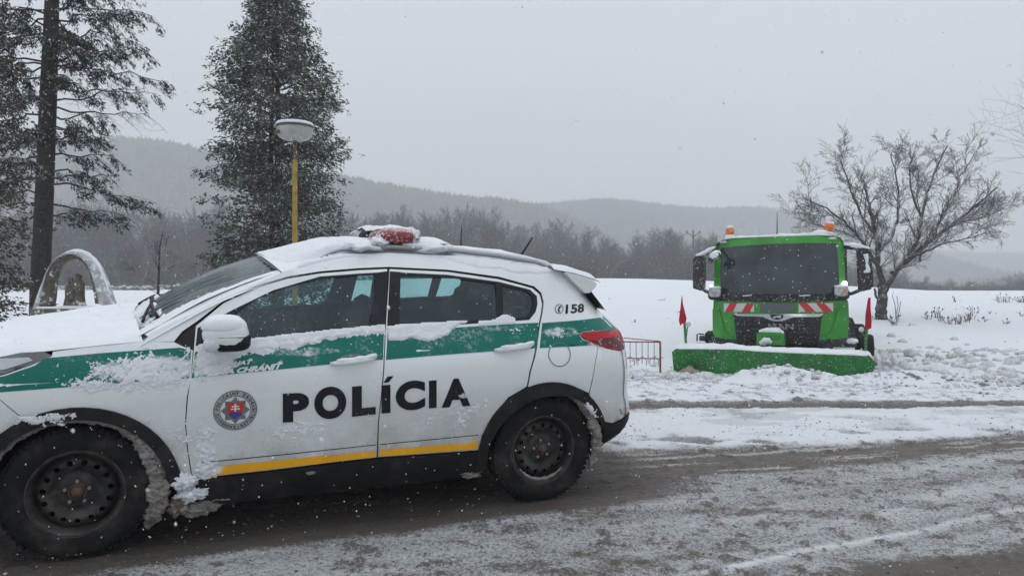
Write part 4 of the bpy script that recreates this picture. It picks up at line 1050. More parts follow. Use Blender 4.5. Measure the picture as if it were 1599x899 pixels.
def ground_material(name):
    m, nt, bs = newmat(name); co = coord(nt)
    at = nt.nodes.new('ShaderNodeAttribute'); at.attribute_name = 'cover'
    s = nt.nodes.new('ShaderNodeSeparateColor'); nt.links.new(at.outputs['Color'], s.inputs[0])
    n1 = noisen(nt, co, 46, 6, .7); n2 = noisen(nt, co, 130, 4, .7); n3 = noisen(nt, co, 9, 5, .6)
    k = mathn(nt, 'ADD', mathn(nt, 'ADD', s.outputs[0], mathn(nt, 'MULTIPLY', mathn(nt, 'SUBTRACT', n1, .5), 1.3)), mathn(nt, 'MULTIPLY', mathn(nt, 'SUBTRACT', n2, .5), 1.2))
    f = rng(nt, k, .30, .68)
    kb = mathn(nt, 'ADD', s.outputs[1], mathn(nt, 'MULTIPLY', mathn(nt, 'SUBTRACT', n3, .5), .6))
    bed = mixc(nt, rng(nt, kb, .1, .9), (.125, .12, .117), (.128, .106, .088))
    bed = mixc(nt, rng(nt, n2, .54, .66, 0, .75), bed, (.05, .042, .036))
    bed = mixc(nt, mathn(nt, 'MULTIPLY', s.outputs[2], .72), bed, (.030, .027, .025))  # bed darkened for soaked ground and for painted shade under the car
    sn = mixc(nt, rng(nt, s.outputs[0], .50, 1.0), (.52, .53, .54), (.78, .81, .85))
    sn = mixc(nt, rng(nt, kb, .3, 1.0, 0, .55), sn, (.34, .285, .235))
    nt.links.new(mixc(nt, f, bed, sn), bs.inputs['Base Color'])
    wetr = mathn(nt, 'SUBTRACT', .80, mathn(nt, 'MULTIPLY', mathn(nt, 'SUBTRACT', 1., f), .32)); nt.links.new(wetr, bs.inputs['Roughness'])
    bs.inputs['Specular IOR Level'].default_value = .35
    h = mathn(nt, 'ADD', mathn(nt, 'MULTIPLY', n1, 1.0), mathn(nt, 'MULTIPLY', n2, .55)); bump(nt, bs, h, .95, .016)
    return m
M_['road'] = ground_material('slushy_road')
def add_cover(o, snow, brown, wet_shade=None):
    ca = o.data.color_attributes.new('cover', 'FLOAT_COLOR', 'POINT')
    c = np.zeros((len(snow), 4)); c[:, 0] = snow; c[:, 1] = brown; c[:, 3] = 1
    if wet_shade is not None: c[:, 2] = wet_shade
    ca.data.foreach_set('color', c.ravel())
def gridfaces(na, nb):
    i = np.arange(na * nb).reshape(na, nb); return np.stack([i[:-1, :-1], i[1:, :-1], i[1:, 1:], i[:-1, 1:]], -1).reshape(-1, 4)
xs = np.arange(-5.2, 8.6, .017); ys = np.concatenate([np.arange(2.7, 6.6, .014), np.arange(6.6, 9.8, .019)])
X, Y = np.meshgrid(xs, ys, indexing='ij'); sn, br, h, wet_shade = road_masks(X, Y)
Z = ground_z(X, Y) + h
road = mobj('road', np.stack([X, Y, Z], -1).reshape(-1, 3), gridfaces(*X.shape), M_['road']); add_cover(road, sn.ravel(), br.ravel(), wet_shade.ravel()); tag(road, kind='structure')
# one ground sheet out past the hills, finest where the lumps lie
def rings():
    r = [0.0, .5]
    while r[-1] < 1250: r.append(r[-1] + max(.035, min(60, r[-1] * .022 if r[-1] > 15 else (.035 + .02 * abs(r[-1] - 11) if 8 < r[-1] < 15 else .25))))
    return np.array(r)
rr = rings()
az = np.concatenate([np.linspace(-48, 48, 760), np.linspace(48, 312, 90)[1:-1]]); az = np.append(az, 312)
Rr, Az = np.meshgrid(rr, np.radians(az), indexing='ij'); X = Rr * np.sin(Az); Y = Rr * np.cos(Az)
Z = ground_z(X, Y)
inroad = (X > -5.1) & (X < 8.5) & (Y > 2.75) & (Y < 9.6)
near = sstep(9.2, 9.9, Y) * sstep(40, 18, Y)
lum = fbm(X * 3.2, Y * 3.2, 401, 5, .55); big = fbm(X * .7, Y * .7, 403, 4)
wl = np.exp(-((Y - 11.2) / 2.2) ** 2) * sstep(.8, 1.6, X) + .9 * np.exp(-((Y - 12.6) / 2.0) ** 2) * sstep(6.2, 7.2, X)
Z = Z + near * ((.11 * np.clip(wl, 0, 1.2) + .02) * (lum - .5) + .10 * np.clip(fbm(X * 5, Y * 5, 405, 4) - .60, 0, 1) * np.clip(wl, 0, 1) * 2 + .05 * (big - .5)) + .15 * (fbm(X * .07, Y * .07, 407, 3) - .5) * sstep(20, 60, Y)
Z = np.where(inroad, Z - .10 * sstep(0, .3, np.minimum(np.minimum(X + 5.1, 8.5 - X), np.minimum(Y - 2.75, 9.6 - Y))), Z)
dirt = sstep(.57, .69, fbm(X * 5, Y * 5, 409, 5, .65)) * np.exp(-((Y - 10.2) / 1.0) ** 2) * sstep(4.5, 6.5, X + .3) + .4 * sstep(.68, .76, fbm(X * 6, Y * 6, 411, 5, .6)) * np.clip(wl, 0, 1)
snv = np.clip(1.0 - 1.0 * dirt * near, 0, 1); 
onroad = sstep(9.4, 8.8, Y); snv = snv * (1 - .5 * onroad)
g = mobj('snowy_ground', np.stack([X, Y, Z], -1).reshape(-1, 3), gridfaces(*X.shape), M_['road']); add_cover(g, snv.ravel() * 1.08, (.35 * dirt * near + .3 * onroad).ravel()); tag(g, kind='structure')

# slush crumbs and kicked-up clods lying on the road and bank
def ico():
    t = (1 + 5 ** .5) / 2; v = np.array([(-1, t, 0), (1, t, 0), (-1, -t, 0), (1, -t, 0), (0, -1, t), (0, 1, t), (0, -1, -t), (0, 1, -t), (t, 0, -1), (t, 0, 1), (-t, 0, -1), (-t, 0, 1)]) / math.sqrt(1 + t * t)
    f = np.array([(0,11,5),(0,5,1),(0,1,7),(0,7,10),(0,10,11),(1,5,9),(5,11,4),(11,10,2),(10,7,6),(7,1,8),(3,9,4),(3,4,2),(3,2,6),(3,6,8),(3,8,9),(4,9,5),(2,4,11),(6,2,10),(8,6,7),(9,8,1)]); return v, f
IV, IF = ico()
def scatter(name, P, S, mat, flat=.6, jit=.35, smooth=False):
    n = len(P); j = 1 + jit * (RNG.random((n, 12, 1)) - .5) * 2
    V = IV[None] * j * S[:, None, None]; V[..., 2] *= flat
    a = RNG.random(n) * 6.28; c, s = np.cos(a)[:, None], np.sin(a)[:, None]
    X_ = V[..., 0] * c - V[..., 1] * s; Y_ = V[..., 0] * s + V[..., 1] * c; V = np.stack([X_, Y_, V[..., 2]], -1) + P[:, None, :]
    F = (IF[None] + (np.arange(n) * 12)[:, None, None]).reshape(-1, 3)
    return mobj(name, V.reshape(-1, 3), F, mat, smooth=smooth)
M_['clod'] = plain('slush_clod', (.17, .145, .12), .8, var=.5, vs=6, bmp=.4)
M_['clodw'] = snowmat('snow_clod', (.66, .68, .70), .5)
def clods(n, x0, x1, y0, y1, smin, smax, power=2.5, dens=None):
    x = RNG.uniform(x0, x1, n * 3); y = RNG.uniform(y0, y1, n * 3)
    k = fbm(x * 1.7, y * 3, 501, 4) > RNG.uniform(.3, .75, n * 3)
    if dens is not None: k &= dens(x, y)
    x, y = x[k][:n], y[k][:n]; _, _, hh, _ = road_masks(x, y); s = smin + (smax - smin) * RNG.random(len(x)) ** power
    z = ground_z(x, y) + np.where((y < 9.5) & (x > -5) & (x < 8.4), hh, .0)
    return np.stack([x, y, z + s * .12], -1), s
P, S = clods(9000, -3.5, 6.5, 3.3, 7.4, .002, .010, 5)
tag(scatter('slush_crumbs', P, S, M_['clod']), 'brown crumbs of slush scattered over the road', 'slush', kind='stuff')
P, S = clods(900, -3.0, 8.5, 3.3, 9.4, .003, .011, 4)
tag(scatter('snow_crumbs', P, S, M_['clodw']), 'small white lumps of snow scattered over the road', 'snow lumps', kind='stuff')
n = 2600; x = RNG.uniform(1.1, 9.6, n); y = 9.0 + RNG.gamma(2.2, .95, n); k = (fbm(x * 1.2, y * 1.2, 507, 3) > .42) & (y < 15); x, y = x[k], y[k]
s = .012 + .055 * RNG.random(len(x)) ** 4; P = np.stack([x, y, ground_z(x, y) + .02], -1)
tag(scatter('bank_lumps', P, s, M_['clodw'], smooth=True), 'lumps of snow pushed up along the verge by the plough', 'snow lumps', kind='stuff')
n = 420; x = np.r_[RNG.uniform(6.5, 10.5, 300), RNG.uniform(1.3, 3.0, 120)]; y = np.r_[11.0 + RNG.gamma(2.5, .75, 300), RNG.uniform(10.2, 12.2, 120)]; s = .03 + .11 * RNG.random(n) ** 2.2
tag(scatter('ploughed_snow_chunks', np.stack([x, y, ground_z(x, y) + .01], -1), s, M_['clodw'], .75, .3, True), 'rounded chunks of ploughed snow heaped on either side of the blade', 'snow chunks', kind='stuff')
n = 900; x = RNG.uniform(1.2, 9.5, n); y = 8.5 + RNG.gamma(1.8, .7, n); k = (fbm(x * 2, y * 2.5, 509, 4) > RNG.uniform(.42, .62, n)) & ((x > 5.5) | (RNG.random(n) < .35)); x, y = x[k], y[k]
s = .006 + .022 * RNG.random(len(x)) ** 4; P = np.stack([x, y, ground_z(x, y) + .035], -1)
tag(scatter('dirt_clods', P, s, M_['clod']), 'brown clods of earth lying in the snow bank', 'dirt clods', kind='stuff')

# ================================================================ HAZE and HILLS
hz = MB(); hz.box((0, 600, 92), (3400, 1500, 200)); hv = bpy.data.materials.new('haze_air'); hv.use_nodes = True; nt = hv.node_tree; nt.nodes.clear()
o_ = nt.nodes.new('ShaderNodeOutputMaterial'); pv = nt.nodes.new('ShaderNodeVolumePrincipled'); pv.inputs['Color'].default_value = (.955, .97, .99, 1); pv.inputs['Density'].default_value = .0018
pv.inputs['Anisotropy'].default_value = .1
nt.links.new(pv.outputs[0], o_.inputs['Volume']); haze = hz.build('haze', hv); tag(haze, kind='stuff')

def hill_mat(name, a, b):
    m, nt, bs = newmat(name); bs.inputs['Roughness'].default_value = .95; bs.inputs['Specular IOR Level'].default_value = 0
    co = coord(nt, 'Object', (1, 1, .35)); n = noisen(nt, co, .12, 6, .7); n2 = noisen(nt, coord(nt), .012, 4)
    c = mixc(nt, rng(nt, n, .38, .62), a, b); c = mixc(nt, rng(nt, n2, .35, .65, 0, .5), c, tuple(k * 1.5 for k in a))
    nt.links.new(c, bs.inputs['Base Color']); return m
M_['hill'] = hill_mat('wooded_slope', (.075, .078, .08), (.17, .178, .185))
M_['twigs'] = plain('bare_wood', (.055, .052, .05), .9, var=.4, vs=.5)
def ridge(D, pts, name, foot, n=220, trees=5000, th=11):
    xs_ = [(p[0] - 800) / FPX * D for p in pts]; zs_ = [HC + (452.2 - p[1]) / FPX * D for p in pts]
    x = np.linspace(xs_[0], xs_[-1], n); z = np.interp(x, xs_, zs_) - th * .8; z = np.convolve(np.pad(z, 5, mode='edge'), np.ones(11) / 11, 'valid')
    k = np.array([0, .12, .3, .5, .7, .85, 1.0, 1.15, 1.5]); prof = np.array([0, .05, .25, .52, .78, .93, 1.0, .97, .7])
    X_, K_ = np.meshgrid(x, k, indexing='ij'); Pz = np.interp(K_, k, prof); Yy = D - foot + K_ * foot
    fall = np.minimum(1, np.minimum((X_ - x[0]), (x[-1] - X_)) / 60.)
    Zz = 1.0 + (z[:, None] - 1.0) * Pz + 5 * (fbm(X_ * .02, Yy * .02, int(D), 4) - .5) * np.minimum(K_ * 3, 1)
    o = mobj(name, np.stack([X_, Yy, Zz], -1).reshape(-1, 3), gridfaces(*X_.shape), M_['hill']); tag(o, kind='structure')
    # woods on it: ragged bare crowns
    tx = RNG.uniform(x[0], x[-1], trees); tk = 1 - RNG.random(trees) ** 1.7 * .95; ix = np.interp(tx, x, np.arange(n)).astype(int)
    ty = D - foot + tk * foot; tz = 1.0 + (z[ix] - 1.0) * np.interp(tk, k, prof) + 5 * (fbm(tx * .02, ty * .02, int(D), 4) - .5) * np.minimum(tk * 3, 1)
    H_ = th * (.55 + .35 * RNG.random(trees)); V = []; m = 7
    off = RNG.normal(0, 1, (trees, m, 3)) * np.array([th * .17, th * .17, 0]); hh = RNG.uniform(.35, 1.05, (trees, m))
    base = np.stack([tx, ty, tz - 1], -1)[:, None, :] + off * .6
    top = base + off + np.stack([np.zeros((trees, m)), np.zeros((trees, m)), hh * H_[:, None]], -1); wd = th * .13
    V = np.stack([base + [-wd, 0, 0], base + [wd, wd, 0], top], 2).reshape(-1, 3)
    V2 = np.stack([base + [0, -wd, 0], base + [0, wd, 0], top], 2).reshape(-1, 3)
    V = np.concatenate([V, V2]); return V, np.arange(len(V)).reshape(-1, 3)
hills = [(560, [(-350, 250), (-150, 232), (-50, 222), (60, 214), (170, 211), (250, 214), (330, 228), (440, 250), (550, 272), (620, 280), (700, 297), (760, 304), (830, 313), (880, 330), (960, 380), (1040, 440)], 'hill', 190, 8000),
         (760, [(600, 440), (700, 340), (780, 322), (850, 312), (930, 306), (1000, 311), (1050, 319), (1100, 322), (1190, 318), (1230, 325), (1300, 342), (1370, 372), (1430, 402), (1500, 430), (1560, 455)], 'hill', 240, 8000),
         (330, [(1440, 452), (1480, 440), (1530, 431), (1560, 425), (1599, 416), (1700, 396), (1850, 370), (2000, 360)], 'hill', 90, 2500),
         (1050, [(1150, 440), (1300, 400), (1420, 385), (1520, 390), (1599, 392), (1800, 380), (2100, 400)], 'hill', 260, 3500)]
HV = []; HF = []; n0 = 0
for D, pts, nm, foot, nt_ in hills:
    V, F = ridge(D, pts, nm, foot, trees=nt_); HV.append(V); HF.append(F + n0); n0 += len(V)
tag(mobj('hillside_woods', np.concatenate(HV), np.concatenate(HF), M_['hill'], smooth=False), 'leafless woods covering the hazy hills', 'woods', kind='stuff')

# ================================================================ SNOWPLOUGH TRUCK
M_['tgreen'] = plain('truck_green', (.030, .29, .022), .3, coat=.5, var=.18, vs=3, dirt=.42)
M_['bgreen'] = plain('blade_green', (.006, .17, .022), .45, var=.3, vs=4, snow=.2, snowscale=45, dirt=.45, bmp=.2, bs_=12)
M_['tblack'] = plain('truck_black', (.016, .018, .023), .45, snow=.15, snowscale=35, var=.3)
M_['tglass'] = plain('truck_glass', (.020, .034, .044), .06, var=.6, vs=1.6, spec=.6, coat=.2)
M_['plate'] = plain('number_plate', (.10, .12, .12), .5)
M_['refl_w'] = plain('reflective_white', (.60, .60, .58), .4); M_['refl_r'] = plain('reflective_red', (.55, .03, .035), .4)
M_['lampglass'] = plain('lamp_glass', (.42, .44, .45), .12, coat=.8, var=.4, vs=18)
M_['amber'] = plain('amber_dome', (.80, .16, .02), .25, coat=.5)
M_['flag'] = plain('red_cloth', (.42, .006, .03), .8, var=.25, vs=9)
M_['lit'] = bpy.data.materials.new('lit_lamp'); M_['lit'].use_nodes = True
b_ = M_['lit'].node_tree.nodes['Principled BSDF']; b_.inputs['Emission Color'].default_value = (1, .97, .86, 1); b_.inputs['Emission Strength'].default_value = 6
TRZ = R(-24); TRP = Vector((4.88, 13.2, -.43))
truck = empty('snowplough_truck', TRP, TRZ)
tag(truck, 'bright green truck with a wide snow blade, standing in the snow beyond the road', 'snowplough')
TM = Matrix.Translation(TRP) @ Matrix.Rotation(TRZ, 4, 'Z'); TMI = TM.inverted()
def tp(px, py, y=0.):
    o, d = ray(px, py); o = TMI @ o; d = TMI.to_3x3() @ d; k = (y - o.y) / d.y; return (o.x + k * d.x, o.z + k * d.z)
def tps(pts, y=0.): return [tp(a, b, y) for a, b in pts]
def ty(x, z): return .09 * (np.abs(x) / 1.12) ** 3 + .10 * np.clip((z - 1.70) / 1.1, 0, 1) ** 1.3
def tfront(off=0.):
    def fn(a, b, d=0.): a = np.asarray(a, float); b = np.asarray(b, float); return np.stack([a, ty(a, b) - off + d, b], -1)
    return fn
def tpanel(name, pts, mat, par, off=0., holes=(), step=.12, rim=.03, px=True):
    return cdt_panel(name, tps(pts) if px else pts, [tps(h) for h in holes] if px else list(holes), tfront(off), mat, par, step, rim)
cabo = [(1115, 386), (1117, 380), (1126, 374.5), (1140, 371.5), (1214, 368.5), (1277, 367), (1300, 367.5), (1313, 370), (1318, 377), (1321, 420), (1323.5, 466), (1325.5, 474), (1326.5, 500), (1325, 526), (1318, 530), (1282, 535), (1152, 532), (1118, 529), (1112.5, 520), (1112, 490), (1113.5, 468), (1114, 430)]
wso = [(1124.5, 386), (1200, 380.5), (1260, 379), (1307, 379), (1310, 420), (1312.5, 467.5), (1220, 469.5), (1125, 468), (1124, 430)]
cab = tpanel('cab', cabo, M_['tgreen'], truck, 0, [wso], .10, .06)
mb = MB(); o2 = tps(cabo); mb.prism([(a * .995, b) for a, b in o2], .10, 2.0, lambda a, b, d: (a * (1 - .02 * (d - .1)), d, b)); sh = mb.build('cab_shell', M_['tgreen'], truck)
# take the front cap off the shell so the windscreen looks into a dark cab
me = sh.data; import bmesh
bm = bmesh.new(); bm.from_mesh(me); bm.faces.ensure_lookup_table(); bmesh.ops.delete(bm, geom=[bm.faces[0]], context='FACES_ONLY'); bm.to_mesh(me); bm.free()
mb = MB(); mb.box((0, 1.0, 1.35), (2.0, 1.6, .1)); mb.box((0, 1.75, 2.0), (2.1, .05, 1.5)); mb.box((0, .45, 1.62), (1.95, .35, .28), None, 0, .08)
for sx in (-.55, .62): mb.box((sx, 1.2, 1.6), (.5, .5, .15), None, 0, .05); mb.box((sx, 1.42, 1.95), (.48, .14, .7), None, 0, .05); mb.box((sx, 1.42, 2.38), (.28, .1, .2), None, 0, .04)
mb.build('cab_interior', M_['interior'], truck)
wst = tpanel('windscreen', wso, M_['tglass'], truck, -.012, step=.2, rim=0)
tpanel('lower_band', [(1113.5, 464), (1125, 462), (1124.5, 455), (1128, 457.5), (1220, 459), (1311, 457), (1324, 461), (1325, 466), (1319, 469.5), (1220, 471), (1119, 470)], M_['tblack'], truck, .012, step=.2)
mb = MB()
for x0, x1, yy in ((1150, 1215, 463), (1236, 1300, 463)):
    a, b = tp(x0, yy), tp(x1, yy - 2.5); mb.tube([(a[0], -.04, a[1]), ((a[0] + b[0]) / 2, -.045, b[1] + .02), (b[0], -.03, b[1])], .016, 6)
mb.build('wiper', M_['tblack'], wst, True)
mb = MB()
for x0, x1 in ((1161, 1175), (1249, 1266)):
    a, b = tp(x0, 463), tp(x1, 462); mb.tube([(a[0], -.062, a[1] + .012), (b[0], -.062, b[1] + .014)], [.012, .010], 6)
mb.build('wiper_snow', M_['snow'], wst, True)
# roof snow and marker lamps
mb = MB()
rs = tps([(1128, 373.5), (1140, 370.5), (1180, 369), (1214, 367), (1250, 366), (1277, 365.5), (1300, 366.5)])
lump_tube('roof_snow', [(a, .22, b - .01) for a, b in rs], [.02, .035, .03, .045, .04, .05, .02], M_["snowsoft"], truck, .35, 10, 5, 3)
lump_tube('roof_snow', [(a, .8, b + .01) for a, b in rs], [.03, .06, .06, .07, .06, .06, .03], M_["snowsoft"], truck, .35, 10, 5, 5)
for px, py in ((1129, 378), (1301, 372)):
    a, b = tp(px, py); mb = MB(); mb.box((a, .12, b), (.14, .10, .05), None, 0, .02); mb.build('marker_lamp', M_['lampglass'], truck)
# chevrons, plate, grille, badge, letters
def chev(x0, x1, y0, y1, dirn):
    o = tpanel('chevron_panel', [(x0, y0), (x1, y0), (x1, y1), (x0, y1)], M_['refl_w'], truck, .012, step=.3)
    wd = (x1 - x0)
    for k in (0, 1):
        if dirn > 0: q = [(x0 + 2 + k * wd * .56, y1), (x0 + 2 + wd * .26 + k * wd * .56, y1), (x0 + wd * .44 + k * wd * .56, y0), (x0 + wd * .20 + k * wd * .56, y0)]
        else: q = [(x0 + wd * .0 + k * wd * .5, y0), (x0 + wd * .24 + k * wd * .5, y0), (x0 + wd * .50 + k * wd * .5, y1), (x0 + wd * .22 + k * wd * .5, y1)]
        q = [(min(p[0], x1), p[1]) for p in q]
        tpanel('red_stripe', q, M_['refl_r'], o, .0165, step=.3, rim=0)
chev(1130, 1178, 473.5, 487, 1); chev(1247.5, 1301.5, 473, 487, -1)
tpanel('number_plate', [(1187, 474), (1241, 473.5), (1241, 488), (1187, 488)], M_['plate'], truck, .014, step=.3)
tpanel('seam', [(1114, 470.8), (1220, 471.8), (1324, 470.2), (1324, 471.2), (1220, 472.8), (1114, 471.8)], M_['gap'], truck, .003, step=.3, rim=0)
grl = tpanel('grille', [(1145, 490.5), (1285, 491.5), (1283, 500), (1279, 538), (1152, 537), (1149, 520)], M_['tblack'], truck, .010, step=.2)
mb = MB()
for yy in (503, 509, 521, 527, 533):
    a, b = tp(1150, yy), tp(1281, yy); mb.box(((a[0] + b[0]) / 2, -.016, (a[1] + b[1]) / 2), (b[0] - a[0] - .08, .02, .012))
mb.build('grille_bar', M_['gap'], grl)
tpanel('chrome_trim', [(1144, 490), (1286, 490), (1284, 492.5), (1279, 494.5), (1240, 495), (1228, 499), (1222, 501), (1208, 501), (1200, 498), (1193, 494.5), (1152, 493)], M_['chrome'], truck, .035, step=.2, rim=.03)
tpanel('badge_plate', [(1203, 490.5), (1225, 490.5), (1223, 496.5), (1217, 499), (1210, 499), (1205, 496.5)], M_['tblack'], truck, .040, step=.3)
# walking lion emblem
tpanel('lion_emblem', [(1206.5, 497), (1208.3, 494.4), (1211, 493.6), (1215.5, 493.2), (1217, 491.9), (1219.6, 491.6), (1221, 493), (1220, 494.6), (1218.8, 497), (1217.3, 497), (1217, 495.4), (1212.5, 495.2), (1211.2, 497), (1209.6, 497), (1209.6, 495.6), (1208.2, 497)], M_['chrome'], truck, .047, step=.3, rim=.006)
V, F = text_mesh('MAN', .03); c = tps([(1200, 514), (1240, 514), (1240, 505.5), (1200, 505.5)]); pl = quad_place(*c, V)
P = np.array([pl(a, b) for a, b in V]); mb = MB(); mb.add(tfront(.024)(P[:, 0], P[:, 1]), F); mb.build('maker_lettering', plain('letter_chrome', (.33, .34, .35), .35, metal=.6), grl)
# corner fairings
tpanel('corner_fairing', [(1112, 483), (1121, 482), (1124, 488), (1131, 517), (1138, 523), (1149, 531), (1118, 528.5), (1112.5, 520)], M_['tgreen'], truck, .045, step=.12, rim=.05)
tpanel('corner_fairing', [(1325.5, 483), (1315, 482.5), (1309, 485), (1301, 515), (1292, 523), (1283, 532), (1318, 529), (1325, 524)], M_['tgreen'], truck, .045, step=.12, rim=.05)
for pts in ([(1110, 526), (1152, 531), (1152, 539), (1110, 538)], [(1279, 531), (1338, 527), (1339, 543), (1279, 541)]):
    tpanel('bumper', pts, M_['tblack'], truck, .05, step=.2, rim=.10)
# headlamps up at the windscreen corners, with the small lit ones
for k, (x0, x1, y0, y1, lx, ly) in enumerate(((1107, 1126.5, 448.5, 464, 1111.5, 447), (1302.5, 1325.5, 446.5, 463, 1319.5, 442.8))):
    a, b = tp((x0 + x1) / 2, (y0 + y1) / 2, -.12); c, d = tp(x1, y0, -.12); hw = abs(c - a); hh = abs(d - b)
    hlp = blob('headlamp', (a, -.10, b), (hw, .09, hh), M_['lampglass'], truck, 20, 12, 3.4)
    blob('lamp_housing', (a + (.02 if k else -.02), -.05, b - .05), (hw * 1.02, .10, hh * 1.05), M_['tblack'], hlp, 20, 12, 3)
    blob('lamp_snow', (a, -.11, b + hh * .92), (hw * 1.0, .10, .028), M_['snowsoft'], hlp, 18, 8, 2.2, .15, k)
    if k: mb = MB(); mb.box((a + hw * .45, -.192, b + .005), (hw * .5, .02, hh * .8), None, 0, .01); mb.build('indicator', plain('orange_lens', (.65, .22, .12), .3, coat=.5), hlp)
    e_, f_ = tp(lx, ly, -.02); blob('running_lamp', (e_, -.03, f_), ((.045, .03, .045) if k else (.028, .03, .03)), M_['lit'], truck, 16, 10, 2)
# mirrors
def mirror(pts, yoff, name='mirror'):
    mb = MB(); mb.prism(tps(pts, yoff), yoff - .09, yoff + .11, lambda a, b, d: (a, d, b)); return mb.build(name, M_['tblack'], truck)
ml = mirror([(1084, 405), (1087, 401), (1101, 402), (1101.5, 428), (1100.5, 453), (1096, 454), (1084, 450), (1083.5, 428)], -.15)
mr = mirror([(1340, 391), (1345, 390), (1360, 393), (1362, 410), (1364.5, 446), (1362, 449), (1343, 455), (1341.5, 425)], -.15)
def arm(pts, r, y0, y1, par, snow=0):
    q = tps(pts, -.1); n = len(q); P = [(a, y0 + (y1 - y0) * i / (n - 1), b) for i, (a, b) in enumerate(q)]
    mb = MB(); mb.tube(P, r, 8); mb.build('mirror_arm', M_['tblack'], par, True)
    if snow: lump_tube('arm_snow', [(p[0], p[1], p[2] + r * .9) for p in P], [snow * .6] + [snow] * (n - 2) + [snow * .5], M_['snowsoft'], par, .3, 9, 4, 1)
arm([(1117, 388), (1108, 392), (1096, 399), (1088, 402)], .030, .05, -.15, ml, .045)
arm([(1110, 458), (1102, 455), (1097, 451)], .028, .0, -.15, ml, .03)
arm([(1320, 385), (1332, 386), (1346, 389), (1359, 392)], .040, .05, -.15, mr, .045)
arm([(1320, 460), (1331, 458), (1343, 453), (1360, 449)], .030, .0, -.15, mr)
arm([(1321, 384), (1322, 420), (1323, 455)], .018, .1, .1, mr); arm([(1339, 388), (1340.5, 430), (1342, 452)], .018, -.1, -.1, mr)
lump_tube('mirror_snow', [(a, -.14, b) for a, b in tps([(1352, 397), (1354, 412), (1355, 426)], -.15)], [.04, .02, .05], M_['snowsoft'], mr, .7, 8, 5, 9).location = (0, -.11, 0)
fm = tps([(1107.5, 410), (1108, 404), (1114, 395), (1121, 392.5), (1126, 396), (1125.5, 401), (1117, 406), (1110, 411)], -.32)
mb = MB(); mb.prism(fm, -.42, -.22, lambda a, b, d: (a, d, b)); kb = mb.build('kerb_mirror', M_['tblack'], truck)
a, b = tp(1117, 400.5, -.34); blob('mirror_snow', (a, -.34, b + .02), (.10, .12, .085), M_['snowsoft'], kb, 18, 12, 2.2, .2, 3, squash=lambda v: Vector((v.x, v.y, v.z + .35 * v.x)))
mb = MB(); q = tps([(1116, 393), (1118, 384)], -.1); mb.tube([(q[0][0], -.3, q[0][1]), (q[1][0], .1, q[1][1])], .02, 6); mb.build('mirror_arm', M_['tblack'], kb, True)
# beacons and aerial
for k, (px, y0, y1, tilt, nm) in enumerate(((1140.5, 353, 374, 0, 'l'), (1293.5, 346, 368, .12, 'r'))):
    a, z1 = tp(px, y0, .45); _, z0 = tp(px, y1, .45)
    be = empty('beacon', (a, .45, z0)); be.parent = truck; be.rotation_euler = (0, tilt, 0); hh = z1 - z0
    blob('amber_dome', (0, 0, hh * .62), (.075 if not k else .085, .075, hh * .30), M_['amber'], be, 20, 12, 3)
    blob('snow_cap', (0, 0, hh * .90), (.078 if not k else .075, .078, hh * .13), M_['snowsoft'], be, 18, 10, 2.2, .15, k)
    mb = MB(); mb.lathe([(.0, 0), (.07, 0), (.07, hh * .3), (.0, hh * .33)], ZAX, (0, 0, -.03), 16); mb.build('base', M_['tblack'], be, True)
    blob('snow_mound', (-.0 if not k else -.09, 0, hh * .12), (.11 if not k else .20, .14, hh * .26), M_['snowsoft'], be, 20, 12, 1.8, .2, k + 2)
q = tps([(1214, 368.5), (1214, 331)], .5); mb = MB(); mb.tube([(q[0][0], .5, q[0][1]), (q[1][0], .5, q[1][1])], [.012, .005], 6); mb.lathe([(.03, 0), (.025, .06), (.0, .07)], ZAX, (q[0][0], .5, q[0][1] - .02), 10); mb.build('aerial', M_['tblack'], truck)
# hydraulic box between grille and blade
q = tps([(1183, 538), (1183.5, 521), (1187, 517.5), (1221, 518.5), (1226, 522), (1227, 538)], -.45)
mb = MB(); mb.prism(q, -.62, -.28, lambda a, b, d: (a, d, b)); hb = mb.build('blade_mount', M_['tgreen'], truck)
q = tps([(1191, 523), (1219, 523.5), (1219, 530), (1191, 530)], -.62); mb = MB(); mb.prism(q, -.626, -.60, lambda a, b, d: (a, d, b)); mb.build('mount_slot', M_['bgreen'], hb)
q = tps([(1186, 519), (1198, 518), (1215, 519), (1224, 521)], -.45); lump_tube('mount_snow', [(a, -.46, b) for a, b in q], [.04, .08, .08, .05], M_['snowsoft'], hb, .25, 12, 5, 4)
q = tps([(1187, 536), (1198, 532), (1206, 535)], -.63); lump_tube('mount_snow', [(a, -.65, b) for a, b in q], [.04, .06, .03], M_['snow'], hb, .4, 12, 5, 8)
mb = MB()
for x in (-.35, .35): mb.tube([(x, -.1, .55), (x, -1.2, .55)], .06, 8)
mb.box((0, -.2, .6), (1.2, .3, .5), None, 0, .04); mb.build('push_frame', M_['tblack'], truck)
